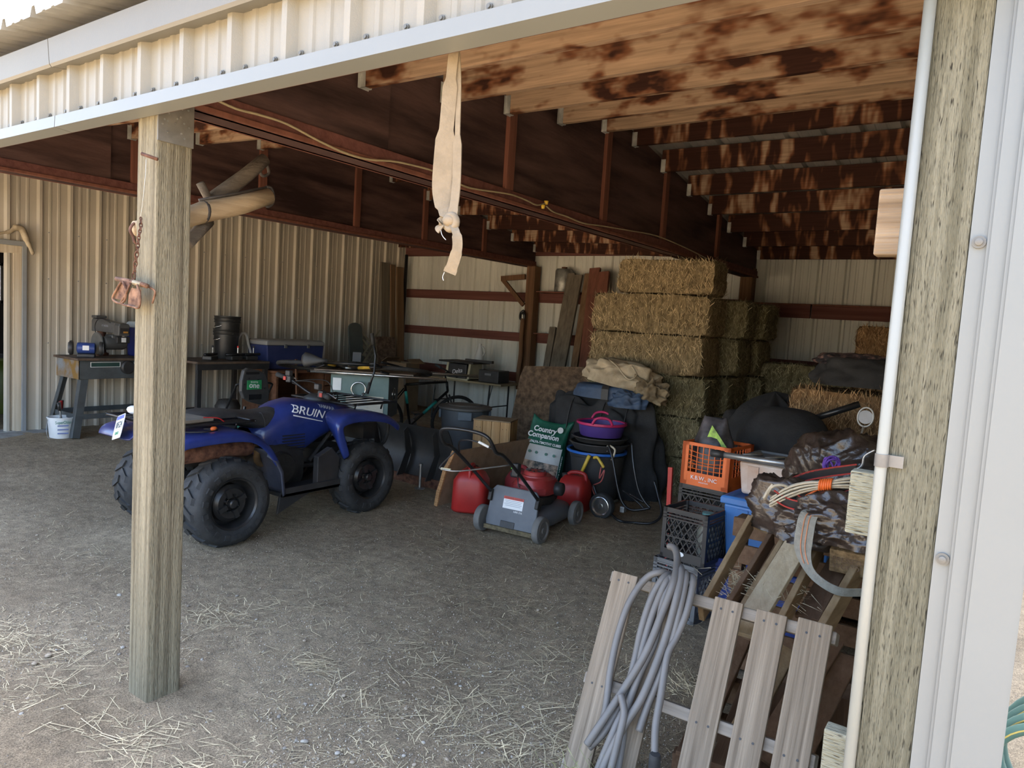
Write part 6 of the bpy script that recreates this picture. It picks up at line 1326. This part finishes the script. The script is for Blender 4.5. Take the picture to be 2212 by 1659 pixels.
# dry weeds at the foot of the pallet
wd2 = MB()
for _ in range(60):
    b0 = Vector((-1.0+rnd.uniform(-.12, .5), 2.05+rnd.uniform(-.03, .05), .0)); P_ = [b0]; d_ = Vector((rnd.gauss(0, .35), rnd.gauss(-.1, .15), 1))
    for k in range(4): P_.append(P_[-1]+d_*rnd.uniform(.03, .06)); d_ += Vector((rnd.gauss(0, .35), rnd.gauss(0, .2), -.12))
    wd2.tube(P_, .0012, 3)
    for q in P_[2:]: s_ = Vector((rnd.gauss(0, .012), rnd.gauss(0, .006), rnd.gauss(0, .012))); wd2.add([q, q+s_, q+s_*1.6+Vector((0, 0, .008))], [(0, 1, 2)])
tag(wd2.build('dry_weeds', M('weed_green', (.22, .22, .10), .8, 0, .3, 20, island=.4)), 'dry green weeds growing at the foot of the front pallet', 'weeds', kind='stuff')
# green hose outside at the right edge
go = G(2195, 1640); gh_ = thing('garden_hose', 'green garden hose with yellow stripe coiled outside at the right edge', 'hose', (.25, 2.95, -.03)); m_gh = M('hose_green', (.07, .14, .11), .45, 0, .15, 6)
for k in range(4): MB().torus((.03*k, .05*k, .20+.01*k), .17+.02*k, .019, 40, 10, 'y').build('hose_loop', m_gh, gh_, smooth=True); MB().torus((.03*k+.0, .05*k-.018, .20+.01*k), .172+.02*k, .003, 40, 5, 'y').build('stripe', M('hose_yellow', (.45, .33, .08), .5) if k == 0 else bpy.data.materials['hose_yellow'], gh_, smooth=True)
# ------------------------------------------------------------ things hanging from the post, fascia and beam
m_strapw = M('cream_webbing', (.24, .19, .125), .85, 0, .12, 30, .2, 160, dust=.25, dc=(.25, .17, .09))
so_ = PY(980, 95, 1.47); hst = thing('knotted_strap', 'cream webbing strap knotted and hanging from behind the fascia', 'strap', so_)
def HS(u, v, y=1.47): return PY(u, v, y)-so_
sdv = (cos(YAW)*.9, .5, 0)
ribbon(smoothpath([HS(983, 88), HS(974, 170), HS(966, 260), HS(957, 360), HS(955, 410), HS(962, 450), HS(970, 475, 1.465)], 5), [.026]*6+[.038]*6+[.052]*6+[.052]*7+[.040]*3+[.025]*3, (cos(YAW), sin(YAW), 0), .003).build('front_band', m_strapw, hst)
ribbon(smoothpath([HS(986, 88, 1.48), HS(991, 170, 1.485), HS(989, 270, 1.485), HS(987, 370, 1.485), HS(984, 420, 1.48), HS(978, 460), HS(972, 478)], 5), [.014]*12+[.024]*12+[.028]*7, (cos(YAW), .2, .0), .004).build('rear_band', m_strapw, hst)
MB().ball(HS(971, 477), .021, 12, 8, (1.1, .8, .8)).build('knot', m_strapw, hst, smooth=True); MB().torus(HS(974, 480), .018, .010, 18, 8, 'y').build('knot_wrap', m_strapw, hst, smooth=True)
ribbon(smoothpath([HS(966, 472), HS(952, 480, 1.46), HS(948, 490, 1.455), HS(953, 496, 1.455)], 5), .024, (.3, .2, 1), .004).build('short_end', m_strapw, hst)
ribbon(smoothpath([HS(976, 482), HS(986, 505, 1.46), HS(988, 535, 1.46), HS(980, 565, 1.46), HS(971, 590, 1.46)], 5), [.020]*6+[.026]*6+[.030]*6+[.034]*3, (cos(YAW), sin(YAW), 0), .004).build('long_end', m_strapw, hst)
MB().tube(smoothpath([HS(951, 492, 1.455), HS(955, 508, 1.455), HS(963, 518, 1.455)], 4), .0009, 4).build('loose_thread', m_white, hst); MB().tube(smoothpath([HS(960, 588, 1.458), HS(956, 598, 1.458), HS(958, 606, 1.458)], 4), .0009, 4).build('loose_thread', m_white, hst)

cb0 = Vector((-2.648, 1.66, 2.386)); ec_ = thing('electric_cable', 'beige electric cable stapled along the plywood beam', 'cable', cb0)
cpx = [(455, 210), (510, 235), (560, 248), (620, 268), (690, 305), (750, 332), (800, 345), (860, 350), (945, 372), (990, 396), (1020, 407), (1080, 416), (1110, 422), (1140, 434), (1160, 443), (1180, 438)]
MB().tube(smoothpath([PX(u, v, -2.644)-cb0 for u, v in cpx], 4), .0055, 6).build('cable', M('beige_cable', (.36, .29, .17), .6), ec_, smooth=True)
MB().tube(smoothpath([PX(u, v, -2.644)-cb0 for u, v in ((1180, 445), (1196, 458), (1225, 468), (1260, 482), (1300, 488), (1360, 498), (1420, 510), (1480, 535), (1530, 560))], 4), .0055, 6).build('cable', bpy.data.materials['beige_cable'], ec_, smooth=True)
for u, v in ((1180, 438), (1173, 447)): MB().lathe([(.010, -.012), (.016, .012)], 10, PX(u, v, -2.640)-cb0, 'z').build('wire_nut', m_yellow, ec_, smooth=True)

# singletrees behind the post
m_iron = M('old_iron', (.10, .09, .085), .65, .6, .3, 14, .3, 50); m_stree = wood('worn_round_wood', (.30, .21, .12), (.48, .37, .24), 1, 9, 8, .8, .3); m_stdk = wood('dark_round_wood', (.09, .075, .06), (.19, .16, .13), 1, 9, 8, .85, .5)
s0 = PX(300, 492, -2.83); stx = thing('singletree', 'worn pale singletree with iron hook hung behind the post', 'singletree', s0)
def ST(u, v, x=-2.83): return PX(u, v, x)-s0
MB().tube([ST(292, 494), ST(350, 488), ST(440, 458), ST(520, 442), ST(582, 424)], [.030, .034, .044, .042, .036], 14).build('bar', m_stree, stx, smooth=True)
MB().tube([ST(430, 432), ST(500, 420), ST(578, 404)], .006, 6).build('iron_strap', m_iron, stx, smooth=True)
MB().tube(smoothpath([ST(575, 404), ST(586, 407), ST(591, 424), ST(588, 440), ST(578, 446), ST(570, 440)], 6), .007, 8).build('end_hook', m_iron, stx, smooth=True); MB().tube(smoothpath([ST(306, 482), ST(290, 482), ST(281, 496), ST(288, 512), ST(292, 524), ST(304, 528)], 6), .009, 8, flat=.5).build('end_hook', m_rust, stx, smooth=True); MB().lathe([(.046, -.006), (.046, .006)], 18, ST(440, 458), 'y').build('collar', m_iron, stx, smooth=True)
s1 = PX(470, 420, -2.93); st2 = thing('singletree', 'dark slanting singletree with iron eye hook crossing behind the pale one', 'singletree', s1)
def S2(u, v, x=-2.93): return PX(u, v, x)-s1
MB().tube([S2(420, 470), S2(470, 425), S2(530, 380), S2(572, 344)], [.036, .036, .033, .029], 12).build('bar', m_stdk, st2, smooth=True); MB().tube(smoothpath([S2(570, 348), S2(578, 360), S2(580, 375), S2(568, 380), S2(562, 370), S2(568, 358)], 6), .007, 8).build('eye_hook', m_iron, st2, smooth=True)
s2_ = PX(445, 480, -2.90); st3 = thing('doubletree', 'short dark wooden doubletree showing right of the post', 'doubletree', s2_)
MB().tube([PX(405, 525, -2.82)-s2_, PX(450, 478, -2.88)-s2_], .026, 12).build('bar', m_stdk, st3, smooth=True); MB().tube([PX(432, 395, -2.91)-s2_, PX(448, 425, -2.91)-s2_, PX(462, 445, -2.91)-s2_], .018, 10).build('arm', m_stdk, st3, smooth=True)

# rusty peg, chain and leg-hold trap on the front of the post
t0 = PY(312, 336, 1.41); trp = thing('animal_trap', 'rusty steel animal trap hanging by a chain from the post', 'trap', t0)
def TR(u, v, y=1.41): return PY(u, v, y)-t0
m_rustor = M('orange_rust', (.13, .05, .026), .75, .3, .5, 25, .3, 60, c2=(.28, .15, .085))
MB().tube([TR(306, 332, 1.40), TR(340, 344, 1.43)], .0065, 10).build('peg', m_rust, trp, smooth=True); MB().tube(smoothpath([TR(316, 344, 1.42), TR(314, 380, 1.42), TR(309, 430, 1.42), TR(304, 468, 1.42)], 5), .0012, 5).build('wire', m_steel, trp)
cpts = smoothpath([TR(304, 470, 1.425), TR(304, 490, 1.42), TR(300, 510, 1.41), TR(297, 535, 1.41), TR(293, 565, 1.41), TR(290, 590, 1.41)], 3); nC = len(cpts)
for k in range(nC-1):
    a, b = cpts[k], cpts[k+1]; d = (b-a); L_ = d.length; c = (a+b)/2; z = d.normalized(); s_ = Vector((1, 0, 0)) if k % 2 else Vector((.2, 1, 0)); s_ = (s_-z*s_.dot(z)).normalized()
    pts = [c + z*cos(2*pi*q/12)*L_*.72 + s_*sin(2*pi*q/12)*L_*.36 for q in range(12)]; MB().tube(pts, .0022, 5, closed=True).build('chain_link', m_rust, trp, smooth=True)
MB().torus(TR(289, 596), .012, .0025, 18, 6, 'y').build('ring', m_rust, trp, smooth=True)
MB().tube([TR(252, 602), TR(300, 612), TR(318, 618)], .009, 8).build('base_bar', m_rustor, trp, smooth=True); MB().tube([TR(290, 610), TR(306, 615)], .0105, 10).build('spring_coil', M('bright_coil', (.32, .25, .15), .5, .5, .2, 30), trp, smooth=True)
for (us, nm) in ((((262, 608), (252, 625), (243, 645), (258, 655), (270, 648), (272, 625), (265, 608)), 'jaw'), (((282, 612), (270, 640), (262, 655), (285, 662), (300, 664), (303, 640), (296, 615)), 'jaw')):
    MB().tube(smoothpath([TR(u, v, 1.395) for u, v in us], 4), .0045, 6).build(nm, m_rustor, trp, smooth=True)
def plate(nm, pts, y, mat): 
    q = [TR(u, v, y) for u, v in pts]; mb = MB(); n = len(q); mb.add(q + [p+Vector((0, .004, 0)) for p in q], [tuple(range(n)), tuple(range(2*n-1, n-1, -1))]+[(i, (i+1) % n, (i+1) % n+n, i+n) for i in range(n)]); return mb.build(nm, mat, trp)
plate('jaw_plate', ((262, 612), (272, 615), (268, 648), (246, 645), (254, 625)), 1.40, m_rustor); plate('jaw_plate', ((284, 622), (303, 624), (301, 662), (276, 658), (278, 636)), 1.398, m_rustor); plate('pan', ((266, 604), (280, 604), (276, 624), (262, 622)), 1.402, m_rust)
MB().tube(smoothpath([TR(312, 616, 1.42), TR(326, 622, 1.43), TR(335, 630, 1.435), TR(332, 645, 1.435), TR(329, 655, 1.435)], 5), .004, 6).build('twisted_wire', m_rustor, trp, smooth=True)

# ------------------------------------------------------------ pebbles in the foreground
pbm = []
for k in range(5):
    mb = MB().ball((0, 0, 0), 1, 9, 6, (1, .75+.05*k, .5)); mb.v = [tuple(Vector(p)*(1+.15*mn.noise(Vector(p)*1.5+Vector((k*5, 0, 0))))) for p in mb.v]; pbm.append(mb.mesh('pebble'))
m_pebs = [M('pebble_%s' % n, c, .9, 0, .15, 30, spec=.1) for n, c in (('grey', (.27, .235, .19)), ('pale', (.38, .34, .28)), ('tan', (.36, .29, .21)))]
spots = [(660, 1602), (1265-610, 1602), (75, 1435), (258, 1415), (265, 1400), (640+18, 1390), (178, 1525), (135, 1535), (105, 1418), (455, 1540), (258, 1285), (80, 1158), (40, 1112), (470, 1318), (1180, 1315), (660, 1525), (675, 1528), (895, 1650), (985, 1475), (995, 1480), (780, 1500), (782, 1520), (1130, 1530), (1055, 1585), (860, 1590), (915, 1600), (700, 1570), (345, 1470), (262, 1560), (60, 1510), (210, 1500), (240, 1505), (1010, 1420), (975, 1450), (1060, 1450), (930, 1345), (1205, 1346), (1085, 1350), (180, 1515), (640, 1100+500)]
for _ in range(70): spots.append((rnd.uniform(0, 1250), 1250 + 400*rnd.random()**.6))
for k, (u, v) in enumerate(spots):
    p = G(u, v)
    if p.y < .9 or (abs(p.x+2.708) < .12 and abs(p.y-1.515) < .12): continue
    o = bpy.data.objects.new('pebble', pbm[k % 5]); col.objects.link(o); tag(o, 'small rounded pebble lying loose on the dirt in the foreground', 'pebble', 'pebbles on the dirt')
    if not pbm[k % 5].materials: pbm[k % 5].materials.append(m_pebs[0])
    o.material_slots[0].link = 'OBJECT'; o.material_slots[0].material = m_pebs[k % 3]
    r = rnd.uniform(.005, .011) * (1.5 if k < 12 else 1); o.scale = (r, r, r); o.location = (p.x, p.y, gh(p.x, p.y)+r*.3); o.rotation_euler = (rnd.uniform(-.3, .3), rnd.uniform(-.3, .3), rnd.uniform(0, 6))
gv = MB()
for _ in range(15000):
    u, v = rnd.uniform(0, 1500), 990 + 680*rnd.random()**.75; p = G(u, v)
    if p.y < .8 or p.x < -8.2: continue
    r = rnd.uniform(.0014, .0044); c = Vector((p.x, p.y, gh(p.x, p.y)+r*.4)); a = rnd.uniform(0, 6)
    gv.add([c+Vector((cos(a)*r, sin(a)*r, -r*.3)), c+Vector((cos(a+2.1)*r, sin(a+2.1)*r, -r*.3)), c+Vector((cos(a+4.2)*r, sin(a+4.2)*r, -r*.3)), c+Vector((0, 0, r*.8))], [(0, 1, 3), (1, 2, 3), (2, 0, 3)])
tag(gv.build('grit', M('grit_stone', (.36, .31, .24), .85, 0, .1, 9, island=.75, spec=.15)), 'fine stone grit spread over the dirt', 'grit', kind='stuff')
